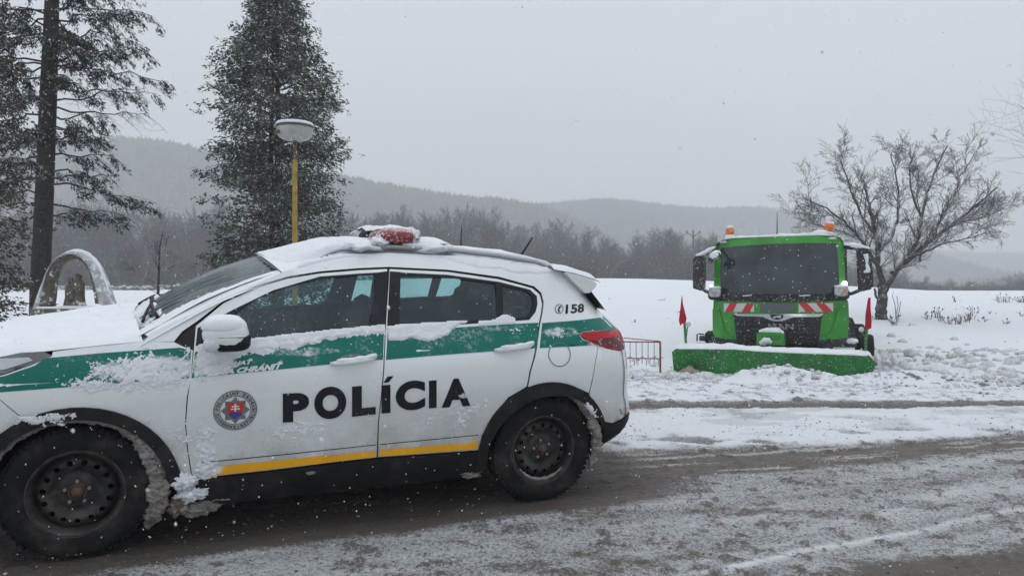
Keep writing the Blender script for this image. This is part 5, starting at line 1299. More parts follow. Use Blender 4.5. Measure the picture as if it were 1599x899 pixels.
# the blade: ribbed mouldboard, folded in plan, curved in section
BY = -1.35
def bprof(v): return .10 * (1 - v) ** 2 * 1. + .02 - .16 * (v * (1 - v)) * -1. - .10 * v ** 3
bx = [tp(p, 570, BY)[0] for p in (1053, 1147, 1290, 1368)]
top_ = [(1052, 549), (1057, 544), (1100, 544.5), (1147, 545.5), (1190, 549), (1247, 551.5), (1300, 553), (1358, 555), (1368, 565)]
bot = [(1056, 585), (1090, 588.5), (1148, 590.5), (1220, 589), (1290, 591), (1368, 589)]
tx = [tp(*p, BY)[0] for p in top_]; tz = [tp(*p, BY)[1] for p in top_]
def btop(x): return np.interp(x, tx, tz)
def bfold(x): return np.interp(x, [bx[0], bx[1], bx[2], bx[3]], [-.10, .06, .04, -.06])
ZB = -.02 
def blade_fn(a, b, d=0.):
    zt = btop(a); z = ZB + (zt - ZB) * b
    return np.stack([a, BY + bfold(a) + bprof(b) + d, z], -1)
bl = grid('plough_blade', blade_fn, (bx[0], bx[3]), (0, 1), 60, 14, M_['bgreen'], truck)
grid('blade_back', blade_fn, (bx[0], bx[3]), (0, 1), 40, 10, M_['bgreen'], bl, .05)
mb = MB()
for x in [bx[0] + .004, bx[1], bx[3] - .004]:
    V0 = [blade_fn(np.array(x), np.array(v), -.006) for v in np.linspace(0, 1, 9)]; V1 = [blade_fn(np.array(x), np.array(v), .06) for v in np.linspace(0, 1, 9)]
    wd = .012
    for i in range(8): 
        P = [V0[i], V0[i + 1], V1[i + 1], V1[i]]; P2 = [p + np.array([wd, 0, 0]) for p in P]
        mb.add(P + P2, [(0, 1, 2, 3), (7, 6, 5, 4), (0, 4, 5, 1), (3, 2, 6, 7)])
mb.build('blade_rib', M_['bgreen'], bl)
mb = MB(); mb.box(((bx[0] + bx[3]) / 2, BY + .08, .05), (bx[3] - bx[0], .03, .16)); mb.build('cutting_edge', M_['tblack'], bl)
def bs_fn(a, b, d=0.):
    z = btop(a); return np.stack([a, BY + bfold(a) - .06 + .30 * b, z - d - .015], -1)
def bsn(A, B):
    n = fbm(A * 2.5, B * 2, 601); n2 = fbm(A * 9, B * 6, 602)
    return (.06 + .07 * n + .05 * (n2 - .5)) * np.sin(np.pi * np.clip(B, .02, .98)) ** .5 * sstep(bx[0] - .01, bx[0] + .10, A) * sstep(bx[3] + .01, bx[3] - .12, A) + .004
relief('blade_snow', bs_fn, (bx[0], bx[3]), (0, 1), .03, bsn, M_['snowsoft'], bl)
lump_tube('blade_snow', [(x, BY + float(bfold(x)) - .045, float(btop(x)) + .005) for x in np.linspace(bx[0] + .1, bx[3] - .12, 20)], [.014 + .014 * abs(math.sin(i * 1.7)) for i in range(20)], M_['snowsoft'], bl, .5, 9, 5, 12)
q = [(1062, 584), (1078, 580), (1095, 584)]; q = tps(q, BY - .08); lump_tube('blade_snow', [(a, BY - .16, b) for a, b in q], [.05, .10, .05], M_['slush'], bl, .4, 12, 6, 20)
for (px, py, r, sd, mt) in ((1348, 572, (.10, .02, .05), 3, 'slush'), (1308, 563, (.14, .015, .07), 8, 'slush'), (1075, 568, (.13, .012, .025), 5, 'snowsoft')):
    a, b = tp(px, py, BY - .05); blob('caked_snow', (a, BY + float(bfold(a)) + float(bprof(.5)) - .0, b), r, M_[mt], bl, 18, 10, 2, .7, sd)
# marker flags on the blade ends
for k, (fl_, pole, lamp) in enumerate((([(1065, 462), (1067, 475), (1072, 497), (1071, 503), (1066, 505), (1062.5, 508), (1061, 500), (1063, 480)], [(1069, 500), (1071.5, 535), (1072, 549)], (1076, 506)),
                                       ([(1357, 464), (1360, 465), (1360, 480), (1361.5, 500), (1361, 512), (1355, 515), (1351, 511), (1352, 490), (1355, 470)], [(1354.5, 508), (1352.5, 530), (1352, 558)], (1345.5, 514)))):
    mk = empty('blade_marker'); mk.parent = bl
    q = tps(fl_, BY); c = np.mean([p[0] for p in q])
    mb = MB(); mb.prism(q, BY - .025, BY + .025, lambda a, b, d: (a, d + .03 * math.sin(a * 60), b)); mb.build('red_flag', M_['flag'], mk)
    q = tps(pole, BY); mb = MB(); mb.tube([(a, BY, b) for a, b in q], .022, 8); mb.build('pole', M_['bgreen'], mk, True)
    l_ = tp(*lamp, BY); m1 = tp(lamp[0] + (-5 if k == 0 else 6), lamp[1] + 10, BY)
    mb = MB(); mb.tube([(q[1][0], BY, q[1][1] + .03), (m1[0] * .4 + l_[0] * .6, BY - .02, m1[1] * .5 + l_[1] * .5 - .02), (l_[0], BY - .02, l_[1])], .012, 6); mb.build('bracket', M_['bgreen'], mk, True)
    blob('marker_light', (l_[0], BY - .03, l_[1]), (.042, .04, .042), M_['lampglass'], mk, 14, 10, 2)
# small lamp bracket at the near-side corner, snowed over
mb = MB(); q = tps([(1089, 538), (1089, 522), (1092, 521), (1100, 522)], -.5); mb.tube([(a, -.5, b) for a, b in q], .014, 6)
q = tps([(1096, 538), (1097, 524)], -.5); mb.tube([(a, -.5, b) for a, b in q], .05, 8); mb.build('corner_lamp', M_['tblack'], truck, True)
a, b = tp(1095, 535, -.5); blob('bracket_snow', (a, -.52, b), (.09, .08, .045), M_['snow'], truck, 16, 10, 2, .3, 4)
a, b = tp(1331, 532, -.05); blob('step_snow', (a, -.1, b), (.09, .08, .05), M_['snow'], truck, 16, 10, 2, .4, 7)
# wheels and chassis, spreader body behind the cab
def truck_wheel(x, y, side):
    wl = empty('wheel', (x, y, .52)); wl.parent = truck; wl.rotation_euler = (0, 0, R(-90) if side > 0 else R(90))
    mb = MB(); ax = YAX; mb.lathe([(.28, .05), (.32, .0), (.44, -.01), (.50, .02), (.515, .06), (.515, .26), (.48, .30), (.30, .30)], ax, (0, 0, 0), 36); mb.build('tyre', M_['tyre'], wl, True)
    mb = MB(); mb.lathe([(.0, .02), (.12, .0), (.16, .08), (.24, .12), (.28, .05)], ax, (0, 0, 0), 30); mb.build('rim', M_['steel'], wl, True)
for sx in (-1, 1):
    truck_wheel(sx * 1.25, 1.35, sx)
    for yy in (4.6, 5.95): truck_wheel(sx * 1.24, yy, sx)
tpanel('mud_wing', [(1326.5, 497), (1333, 499), (1337, 508), (1338, 532), (1326, 532)], M_['tblack'], truck, -.5, step=.2, rim=.3)
mb = MB()
for sx in (-.42, .42): mb.box((sx, 3.8, .85), (.10, 6.0, .26), None, 0, .01)
mb.box((0, 1.2, .75), (1.7, 1.5, .5), None, 0, .05); mb.build('chassis', M_['tblack'], truck)
mb = MB(); mb.prism([(-1.15, 2.25), (1.1, 2.25), (.95, 1.1), (-.95, 1.1)], 2.5, 6.9, lambda a, b, d: (a, d, b))
for yy in (2.7, 3.6, 4.5, 5.4, 6.3):
    for sx in (-1, 1): mb.box((sx * 1.06, yy, 1.7), (.10, .07, 1.15))
sp_ = mb.build('salt_hopper', M_['tgreen'], truck)
blob('hopper_snow', (0, 4.7, 2.24), (1.05, 2.15, .16), M_['snowsoft'], sp_, 30, 12, 3, .1, 5)

# snow boulder heaped at the blade's end
a, b = tp(1380, 573, BY)
p = TM @ Vector((a, BY, b)); 
o = blob('snow_clump', (p.x + .02, p.y, p.z - .02), (.17, .22, .24), snowmat('heaped_snow', (.72, .74, .77), .75), None, 60, 44, 2, .42, 5, rough=.14)
tag(o, 'rounded dirty snow clump at the right-hand end of the green blade', 'snow clump')

# ================================================================ TREES AND FURNITURE
M_['bark'] = upsnow('snow_flecked_bark', (.05, .046, .045), (.095, .088, .083), .25, .7, vs=9, bsc=30, amt=.7)
M_['barkd'] = upsnow('dark_bark', (.022, .021, .022), (.05, .047, .045), .5, .9, vs=14, bsc=50, amt=.7, bmp=.8)
def foliage_mat(name, a, b, snow=.55):
    m, nt, bs = newmat(name); co = coord(nt); bs.inputs['Roughness'].default_value = .8; bs.inputs['Specular IOR Level'].default_value = .15
    n = noisen(nt, co, 2.2, 4); n2 = noisen(nt, co, 16, 3, .6); g = nt.nodes.new('ShaderNodeNewGeometry'); s = nt.nodes.new('ShaderNodeSeparateXYZ'); nt.links.new(g.outputs['True Normal'], s.inputs[0])
    n3 = noisen(nt, co, 5.5, 4, .65); r = mathn(nt, 'ADD', mathn(nt, 'MULTIPLY', g.outputs['Random Per Island'], .35), mathn(nt, 'MULTIPLY', n3, 1.2))
    c = mixc(nt, rng(nt, n, .35, .65), a, b)
    nt.links.new(mixc(nt, rng(nt, r, 1.06 - snow, 1.16 - snow, 0, .75), c, (.62, .65, .68)), bs.inputs['Base Color'])
    return m
M_['spruce'] = foliage_mat('spruce_needles', (.012, .020, .018), (.028, .036, .030), .17)
M_['thuja'] = foliage_mat('thuja_foliage', (.032, .044, .034), (.088, .094, .070), .18)
M_['thujab'] = foliage_mat('bronzed_foliage', (.034, .036, .028), (.085, .072, .052), .15)
M_['stone'] = plain('weathered_stone', (.115, .10, .078), .9, var=.35, vs=7, snow=.55, snowscale=9, bmp=.6, bs_=30)
M_['stonel'] = plain('pale_concrete', (.38, .39, .39), .85, var=.2, vs=6, snow=1.2, snowscale=8, bmp=.5, bs_=30)
M_['yellowpole'] = plain('yellow_pole', (.36, .23, .045), .6, var=.3, vs=10, dirt=.5)
M_['lampwhite'] = plain('lamp_casing', (.42, .42, .40), .5, var=.15, vs=8, dirt=.3)
M_['lampdark'] = plain('lamp_rim', (.09, .085, .08), .6)
M_['redrail'] = plain('red_railing', (.24, .05, .055), .6, var=.25, vs=20, snow=.2, snowscale=60)
M_['greyrail'] = plain('grey_railing', (.07, .072, .08), .7)
M_['polewood'] = plain('grey_pole', (.10, .10, .10), .8)

def branch_tree(mb, base, h, r0, seed, rmin=.0022, levels=4, spread=.6, n1=7, up=.25, nside=(8, 5, 4, 3, 3), shape=1., first=.25, curl=.22, ratio=.62, kids=(6, 5, 5, 4)):
    rd = random.Random(seed)
    def grow(p, d, L, r, lv):
        k = 7 if lv < 2 else 4; P = [p.copy()]; Rr = [r]; q = p.copy(); dd = d.copy()
        for i in range(k):
            dd = (dd + Vector((rd.gauss(0, curl), rd.gauss(0, curl), rd.gauss(0, curl * .6) + up * .16 * (1 if lv else .4)))).normalized()
            q = q + dd * (L / k); P.append(q.copy()); Rr.append(max(rmin, r * (1 - .82 * (i + 1) / k)))
        mb.tube(P, Rr, nside[min(lv, len(nside) - 1)], cap=False)
        if lv >= levels: return
        nk = kids[min(lv, len(kids) - 1)]
        for j in range(nk):
            t = first + (1 - first) * (j + rd.random() * .8) / nk if lv == 0 else .2 + .8 * (j + rd.random()) / nk
            t = min(t, .98); i = int(t * k); f = t * k - i; pp = P[i].lerp(P[i + 1], f); ax = (P[i + 1] - P[i]).normalized()
            a = rd.random() * 6.28; s = ax.orthogonal().normalized(); s = Matrix.Rotation(a, 3, ax) @ s
            ang = spread * (.7 + .6 * rd.random()); nd = (ax * math.cos(ang) + s * math.sin(ang)).normalized()
            grow(pp, nd, L * ratio * (1.15 - .5 * t) * (.75 + .5 * rd.random()), max(rmin, Rr[i] * .62), lv + 1)
    grow(Vector(base), Vector((0, 0, 1)), h, r0, 0)
    return mb

# ---- woods at the field edge: individual bare trees from five templates
protos = []
for k in range(6):
    mb = MB(); branch_tree(mb, (0, 0, -.5), 1.0 * (9 + k % 3), .17, 40 + k, .020, levels=3, spread=.62 + .08 * (k % 3), up=.55, nside=(5, 3, 3, 3), first=.22, ratio=.52, curl=.12, kids=(12, 9, 7))
    # many upright stems give the crown its brush of twigs
    me_v = np.array(mb.v); protos.append((mb, me_v))
treegrp = 'bare trees at the far edge of the snowy field'
M_['farwood'] = upsnow('far_bare_wood', (.10, .10, .105), (.21, .212, .22), .6, 1.1, vs=2, bmp=0, amt=.5)
meshes = []
for mb, _ in protos:
    o = mb.build('bare_tree', M_['farwood'], None, True); me = o.data; meshes.append(me); bpy.data.objects.remove(o)
TOP = [(-260, 318), (-100, 322), (0, 328), (60, 332), (160, 326), (240, 328), (330, 325), (430, 335), (540, 338), (570, 328), (640, 330), (700, 331), (745, 334), (790, 345), (820, 362), (850, 352), (900, 350), (930, 362), (960, 372), (990, 362), (1050, 364), (1110, 368), (1180, 385), (1230, 392), (1310, 404), (1390, 416), (1440, 428), (1490, 437), (1560, 434), (1640, 428), (1800, 420)]
rd = random.Random(5); cnt = 0
rows = [(112, 62), (118, 62), (126, 60), (136, 56), (150, 44)]
for row, (D, nn) in enumerate(rows):
    for i in range(nn):
        px = -250 + 2050 * (i + rd.random()) / nn; d = D + rd.uniform(-3, 3)
        if px > 1180 and row > 1 and rd.random() < .5: continue
        if cnt >= 280: break
        x = (px - 800) / FPX * d; tpx = np.interp(px, [p[0] for p in TOP], [p[1] for p in TOP]); zt = HC + (452.2 - tpx) / FPX * d
        z0 = float(ground_z(x, d)); hgt = (zt - z0) * (rd.uniform(.92, 1.16) if rd.random() < .7 else rd.uniform(.55, .85))
        if hgt < 1.2: continue
        k = rd.randrange(6); o = bpy.data.objects.new('bare_tree', meshes[k]); col.objects.link(o)
        zmax = float(protos[k][1][:, 2].max()); s = hgt / zmax; o.location = (x, d, z0 - .2); wsc = s * rd.uniform(.9, 1.25) if hgt > 6 else s * 1.4
        o.scale = (wsc, wsc, s); o.rotation_euler = (0, 0, rd.random() * 6.28)
        tag(o, 'leafless tree in the far wood line beyond the snowy field', 'tree', treegrp); cnt += 1
# tangled undergrowth and saplings along the wood edge
n = 24000; px = RNG.uniform(-260, 1850, n); d = 108 + RNG.gamma(1.5, 9, n); x = (px - 800) / FPX * d
tt = HC + (452.2 - np.interp(px, [p[0] for p in TOP], [p[1] for p in TOP])) / FPX * 112; z0 = ground_z(x, d)
hh = np.clip((tt - z0) * np.where(d > 113, .93, .25) * RNG.uniform(.35, 1.0, n), .6, 14); m = 5
off = RNG.normal(0, 1, (n, m, 3)) * np.array([.5, .5, 0]) ; bs0 = np.stack([x, d, z0 - .3], -1)[:, None, :] + off * .7
mid_ = bs0 + np.stack([np.zeros((n, m)), np.zeros((n, m)), hh[:, None] * RNG.uniform(.3, .6, (n, m))], -1); tp_ = bs0 + off * 1.1 * np.minimum(hh, 4)[:, None, None] * .35 + np.stack([np.zeros((n, m)), np.zeros((n, m)), hh[:, None] * RNG.uniform(.7, 1., (n, m))], -1)
wd = .045; V = np.stack([bs0 + [-wd, 0, 0], bs0 + [wd, 0, 0], mid_ + [wd * .7, 0, 0], tp_, mid_ + [-wd * .7, 0, 0]], 2).reshape(-1, 3)
tag(mobj('undergrowth', V, np.arange(len(V)).reshape(-1, 5), M_['farwood'], smooth=False), 'dense brush and saplings filling the far wood line', 'undergrowth', kind='stuff')
n = 2600; px = RNG.uniform(-100, 620, n); d = RNG.uniform(104, 109, n); x = (px - 800) / FPX * d
tag(scatter('snowy_brush', np.stack([x, d, ground_z(x, d) + RNG.uniform(0, 1.3, n)], -1), RNG.uniform(.15, .55, n), upsnow('brush', (.09, .09, .09), (.2, .2, .21), .2, .9, vs=3, bmp=0), .6, .6), 'low snowy brush along the foot of the wood', 'brush', kind='stuff')

# ---- the bare orchard tree by the truck
def at(px, py, Y): o, d = ray(px, py); return o + d * (Y / d.y)
YT = 22.
def sup(pts, Y, jit=0.): return [at(px, py, Y + (dy if len(q) > 2 else 0)) for q in pts for px, py, dy in [(q[0], q[1], q[2] if len(q) > 2 else 0)]]
ot = empty('bare_fruit_tree', at(1376, 497, YT)); tag(ot, 'leafless spreading fruit tree with snow on its limbs, behind the truck', 'tree')
b0 = Vector(ot.location)
rdt = random.Random(31)
mbT, mbC = MB(), MB()
def limb(pts, r0, r1, mb, n=8):
    P = [p - b0 for p in sup(pts, YT)]; k = len(P); Q = []; Rr = []
    for i in range(k - 1):
        for j in range(4):
            t = j / 4; Q.append(P[i].lerp(P[i + 1], t) + Vector((rdt.gauss(0, .012), rdt.gauss(0, .02), rdt.gauss(0, .012)))); Rr.append(r0 + (r1 - r0) * (i + t) / (k - 1))
    Q.append(P[-1]); Rr.append(r1); mb.tube(Q, Rr, n, cap=False); return Q, Rr
def twig(mb, p, d, L, r, lv):
    k = 5; P = [p.copy()]; Rr = [r]; q = p.copy(); dd = d.copy()
    for i in range(k):
        dd = (dd + Vector((rdt.gauss(0, .09), rdt.gauss(0, .09), rdt.gauss(0, .08) + .015))).normalized(); q = q + dd * L / k; P.append(q.copy()); Rr.append(max(.0036, r * (1 - .65 * (i + 1) / k)))
    mb.tube(P, Rr, 4 if lv < 2 else 3, cap=False)
    if lv >= 3: return
    for j in range((7, 5, 3)[lv]):
        t = .12 + .86 * (j + rdt.random()) / (7, 5, 3)[lv]; i = min(int(t * k), k - 1); pp = P[i].lerp(P[i + 1], t * k - i); ax = (P[i + 1] - P[i]).normalized()
        s = Matrix.Rotation(rdt.random() * 6.28, 3, ax) @ ax.orthogonal().normalized(); a = .40 + .5 * rdt.random()
        twig(mb, pp, (ax * math.cos(a) + s * math.sin(a)).normalized(), L * (.50, .5, .5)[lv] * (.6 + .7 * rdt.random()), max(.0038, Rr[i] * .6), lv + 1)
LB = []
LB.append(limb([(1377, 503), (1376, 480), (1378, 462)], .175, .14, mbT, 12))
LB.append(limb([(1378, 462), (1377, 440), (1372, 418), (1372, 395), (1368, 368, .3), (1360, 330, .5), (1350, 290, .8)], .11, .03, mbT))
LB.append(limb([(1379, 462), (1388, 440), (1402, 420), (1425, 400, -.3), (1450, 378, -.5), (1480, 355, -.6), (1520, 325, -.8), (1558, 292, -1)], .12, .022, mbT))
LB.append(limb([(1388, 443), (1396, 425), (1415, 402, .4), (1432, 375, .5), (1440, 340, .8), (1448, 300, 1), (1462, 262, 1.2), (1480, 228, 1.2)], .085, .016, mbC))
LB.append(limb([(1372, 420), (1360, 395, -.4), (1342, 370, -.6), (1318, 345, -.8), (1290, 325, -1), (1255, 308, -1.2)], .06, .014, mbC))
LB.append(limb([(1371, 395), (1392, 372, .6), (1402, 345, .8), (1405, 310, 1.2), (1398, 270, 1.4), (1392, 238, 1.5)], .055, .014, mbC))
LB.append(limb([(1368, 368, .3), (1345, 335, .6), (1330, 300, .9), (1318, 265, 1.2), (1310, 240, 1.3)], .045, .012, mbC))
LB.append(limb([(1372, 400), (1352, 380, .8), (1320, 362, 1.4), (1280, 352, 1.8), (1240, 340, 2.0)], .04, .011, mbC))
LB.append(limb([(1425, 400, -.3), (1440, 396, -.8), (1470, 380, -1.2), (1510, 372, -1.5), (1545, 362, -1.6)], .045, .011, mbC))
LB.append(limb([(1450, 378, -.5), (1468, 345, -.2), (1490, 310, .2), (1500, 275, .4), (1520, 245, .5)], .045, .012, mbC))
LB.append(limb([(1434, 380), (1436, 392, -.3), (1438, 408, -.4)], .03, .034, mbC))
LB.append(limb([(1440, 340, .8), (1425, 305, .9), (1420, 265, 1.0), (1428, 235, 1.0)], .035, .011, mbC))
LB.append(limb([(1374, 468), (1368, 462), (1366, 450)], .05, .03, mbC))
LB.append(limb([(1480, 355, -.6), (1510, 345, -.9), (1545, 338, -1.2), (1572, 320, -1.2)], .03, .009, mbC))
for q, (P, Rr) in enumerate(LB[1:], 1):
    if q in (11 - 1, 12): continue
    n = len(P); nt_ = 13 if q in (1, 2, 3) else 11
    for j in range(nt_):
        t = .18 + .82 * (j + rdt.random()) / nt_; i = min(int(t * (n - 1)), n - 2); ax = (P[i + 1] - P[i]).normalized()
        s = Matrix.Rotation(rdt.random() * 6.28, 3, ax) @ ax.orthogonal().normalized(); a = .5 + .7 * rdt.random()
        d = (ax * math.cos(a) + s * math.sin(a)); rad_ = (P[i] - Vector((.6, .3, 1.2))).normalized(); d = d * .9 + rad_ * .30 + Vector((0, 0, .10)); d.y *= .85; d.normalize(); twig(mbC, P[i], d, rdt.uniform(.65, 1.2) * (1.1 - .42 * t), min(.02, Rr[i] * .5), 0)
mbT.build('trunk', M_['bark'], ot, True); mbC.build('crown', M_['bark'], ot, True)
# neighbour tree reaching in from beyond the frame
o2 = empty('bare_roadside_tree', (20.1, 23.5, float(ground_z(20.1, 23.5)))); tag(o2, 'leafless tree at the right-hand edge, only its outer twigs showing', 'tree')
mb = MB(); branch_tree(mb, (0, 0, -.2), 6.4, .17, 77, .003, levels=4, spread=.75, up=.25, nside=(8, 5, 4, 3, 3), first=.25, ratio=.66, curl=.14, kids=(9, 6, 5, 4)); mb.build('crown', M_['bark'], o2, True)
# young tree on the left
st = empty('sapling', at(247, 466, 20)); tag(st, 'thin leafless sapling standing in the field left of the windscreen', 'sapling'); b0 = Vector(st.location)
mb = MB(); P = [p - b0 for p in [at(a, b, 20) for a, b in ((247, 500), (247, 470), (248, 440), (249, 410), (250, 385), (254, 366))]]; mb.tube(P, [.045, .042, .036, .028, .02, .008], 7)
for q, (pts, r) in enumerate((([(247, 442), (238, 436), (222, 428), (205, 418)], .013), ([(249, 445), (256, 448), (264, 452), (275, 448)], .012), ([(249, 425), (256, 421), (264, 420), (276, 413)], .012), ([(250, 430), (246, 416), (240, 405)], .011), ([(247, 458), (234, 452), (227, 446), (228, 440)], .009), ([(250, 400), (244, 390), (240, 375)], .009), ([(251, 395), (258, 385), (262, 372)], .009))):
    P = [at(a, b, 20 + (.4 if i else 0) * (-1) ** q) - b0 for i, (a, b) in enumerate(pts)]; mb.tube(P, [r * (1 - .2 * i) for i in range(len(P))], 5, cap=False)
    for j in range(7):
        i = rdt.randrange(len(P) - 1); p = P[i].lerp(P[i + 1], rdt.random()); d = (P[i + 1] - P[i]).normalized() + Vector((rdt.gauss(0, .5), rdt.gauss(0, .5), rdt.gauss(.15, .4))); twig(mb, p, d.normalized(), .35, .006, 2)
mb.build('stem', M_['bark'], st, True)

# ---- conifers
def sprays(rd, P, out, size, V, F, n=5, droop=.5, el=2.6):
    """a few elongated leaf sprays hanging at a point"""
    for _ in range(n):
        d = Vector((out.x * .7 + rd.gauss(0, .55), out.y * .7 + rd.gauss(0, .55), rd.gauss(0, .35) - droop)).normalized()
        s = Vector((rd.gauss(0, 1), rd.gauss(0, 1), rd.gauss(0, .6))).cross(d)
        if s.length < 1e-3: continue
        s.normalize(); L = size * rd.uniform(.6, 1.35); w_ = L / el * .5
        p = P + Vector((rd.gauss(0, size * .45), rd.gauss(0, size * .45), rd.gauss(0, size * .35))); n0 = len(V)
        V += [p, p + d * L * .35 + s * w_, p + d * L * .7 + s * w_ * .55, p + d * L, p + d * L * .65 - s * w_ * .7, p + d * L * .3 - s * w_]
        F.append((n0, n0 + 1, n0 + 2, n0 + 3, n0 + 4, n0 + 5))
def thuja(name, loc, H, prof, seed, label, nb=330, mat='thuja', size=.15, stems=3, dens=1.):
    rd = random.Random(seed); root = empty(name, loc); tag(root, label, 'tree')
    tr = MB(); V = []; F = []; br = MB()
    st_ = [(0, 0)] + [(rd.uniform(-.25, .25), rd.uniform(-.25, .25)) for _ in range(stems - 1)]
    for k, (sx, sy) in enumerate(st_):
        hh = H * (1 - .12 * k); P = [Vector((sx * (1 + i * .10) + rd.gauss(0, .03), sy * (1 + i * .1) + rd.gauss(0, .03), hh * i / 9 - .3 * (i == 0))) for i in range(10)]
        tr.tube(P, [(.13 - .025 * k) * (1 - .9 * i / 9) + .008 for i in range(10)], 8)
    for i in range(nb):
        t = rd.random() ** .85; z = H * (.03 + .96 * t); a = rd.random() * 6.283
        Rm = np.interp(z / H, [p[0] for p in prof], [p[1] for p in prof]) * rd.uniform(.62, 1.12)
        sx, sy = rd.choice(st_); o = Vector((sx, sy, max(.1, z - Rm * .35))); d = Vector((math.cos(a), math.sin(a), 0)); k = 7; P = []
        for j in range(k + 1):
            q = j / k; P.append(o + d * Rm * q + Vector((rd.gauss(0, .03), rd.gauss(0, .03), Rm * (.45 * q - .25 * q ** 3) + rd.gauss(0, .03))))
        br.tube(P, [max(.003, .016 * (1 - .8 * j / k)) for j in range(k + 1)], 4, cap=False)
        ns = int((5 + Rm * 9) * dens)
        for s_ in range(ns):
            q = .22 + .78 * rd.random() ** .75; j = min(int(q * k), k - 1); p = P[j].lerp(P[j + 1], q * k - j)
            p = p + Vector((rd.gauss(0, .12), rd.gauss(0, .12), rd.gauss(-.05, .10)))
            sprays(rd, p, d, size, V, F, 4, .35)
    tk = tr.build('trunk', M_['barkd'], root, True); br.build('limbs', M_['barkd'], root, True)
    mobj('crown', V, F, M_[mat], root, False); return root
YC_ = 21.
gx = at(436, 452, YC_); gz = float(ground_z(gx.x, YC_))
thuja('thuja_tree', (gx.x, YC_, gz), 10.6, [(0, 1.45), (.12, 1.75), (.25, 1.85), (.45, 2.0), (.6, 1.95), (.72, 1.6), (.85, .95), (1, .15)], 3, 'tall dark conifer dusted with snow behind the yellow lamp post', 520, size=.095, dens=2.3)
thuja('thuja_shrub', (at(360, 452, 19).x, 19, float(ground_z(-7, 19))), 1.9, [(0, .7), (.5, .75), (1, .15)], 13, 'low dark evergreen shrub at the foot of the tall conifer', 60, size=.09, dens=2, stems=2)
thuja('bronze_conifer', (at(-62, 452, 14.5).x, 14.5, float(ground_z(-10.5, 14.5))), 8.2, [(0, 1.1), (.3, 1.35), (.6, 1.25), (.85, .8), (1, .15)], 8, 'browned evergreen at the left-hand edge, in front of the spruce', 260, 'thujab', .085, dens=1.9)
# old spruce with bare lower limbs
sx = at(70, 452, 18); rs_ = random.Random(17)
spr = empty('spruce_tree', (sx.x, 18, float(ground_z(sx.x, 18)))); tag(spr, 'old spruce with a thick bare trunk and ragged drooping branches, behind the stone arch', 'tree')
b0 = Vector(spr.location); P = [at(a, b, 18) - b0 for a, b in ((62, 560), (63, 450), (70, 300), (76, 150), (80, 50), (83, -40), (86, -150), (88, -260))]
mb = MB(); Q = []; Rr = []
for i in range(len(P) - 1):
    for j in range(5): Q.append(P[i].lerp(P[i + 1], j / 5)); Rr.append(np.interp(Q[-1].z, [0, 2, 6, 9, 12], [.235, .215, .19, .15, .05]))
mb.tube(Q, Rr, 16); tk = mb.build('trunk', M_['barkd'], spr, True)
V = []; F = []; br = MB()
def spruce_branch(p, az, L, rise, droop, full, r=.03):
    k = 9; d = Vector((math.cos(az), math.sin(az), 0)); B = []
    for j in range(k + 1):
        q = j / k; B.append(p + d * L * q + Vector((rs_.gauss(0, .05), rs_.gauss(0, .06), L * (rise * q - droop * q * q) + rs_.gauss(0, .045))))
    br.tube(B, [max(.004, r * (1 - .85 * j / k)) for j in range(k + 1)], 5, cap=False)
    nb = int(L * 11)
    for s_ in range(nb):
        q = .25 + .75 * rs_.random(); j = min(int(q * k), k - 1); pp = B[j].lerp(B[j + 1], q * k - j); side = rs_.choice((-1, 1)); l2 = (.30 + .55 * (1 - abs(q - .55))) * rs_.uniform(.4, 1.) * min(1, L / 1.8)
        dd = (d * .7 + Vector((-d.y, d.x, 0)) * side * .9 + Vector((0, 0, -.42 + rs_.gauss(0, .28)))).normalized(); C = [pp + dd * l2 * t + Vector((0, 0, -.25 * l2 * t * t)) for t in (0, .33, .66, 1)]
        br.tube(C, [.007, .006, .004, .003], 3, cap=False)
        if rs_.random() < full:
            for t in range(int(5 + l2 * 15)):
                c = C[0].lerp(C[-1], rs_.random()); sprays(rs_, c + Vector((0, 0, -.04)), dd, .085, V, F, 4, .8, 3.4)
        else:
            for t in range(3):
                c = C[0].lerp(C[-1], rs_.random()); e = c + Vector((rs_.gauss(0, .12), rs_.gauss(0, .12), rs_.gauss(-.04, .08))); br.tube([c, e], [.003, .002], 3, cap=False)
def zpx(py): return at(70, py, 18).z - b0.z
def xc(z): return float(np.interp(z, [q.z for q in Q], [q.x for q in Q]))
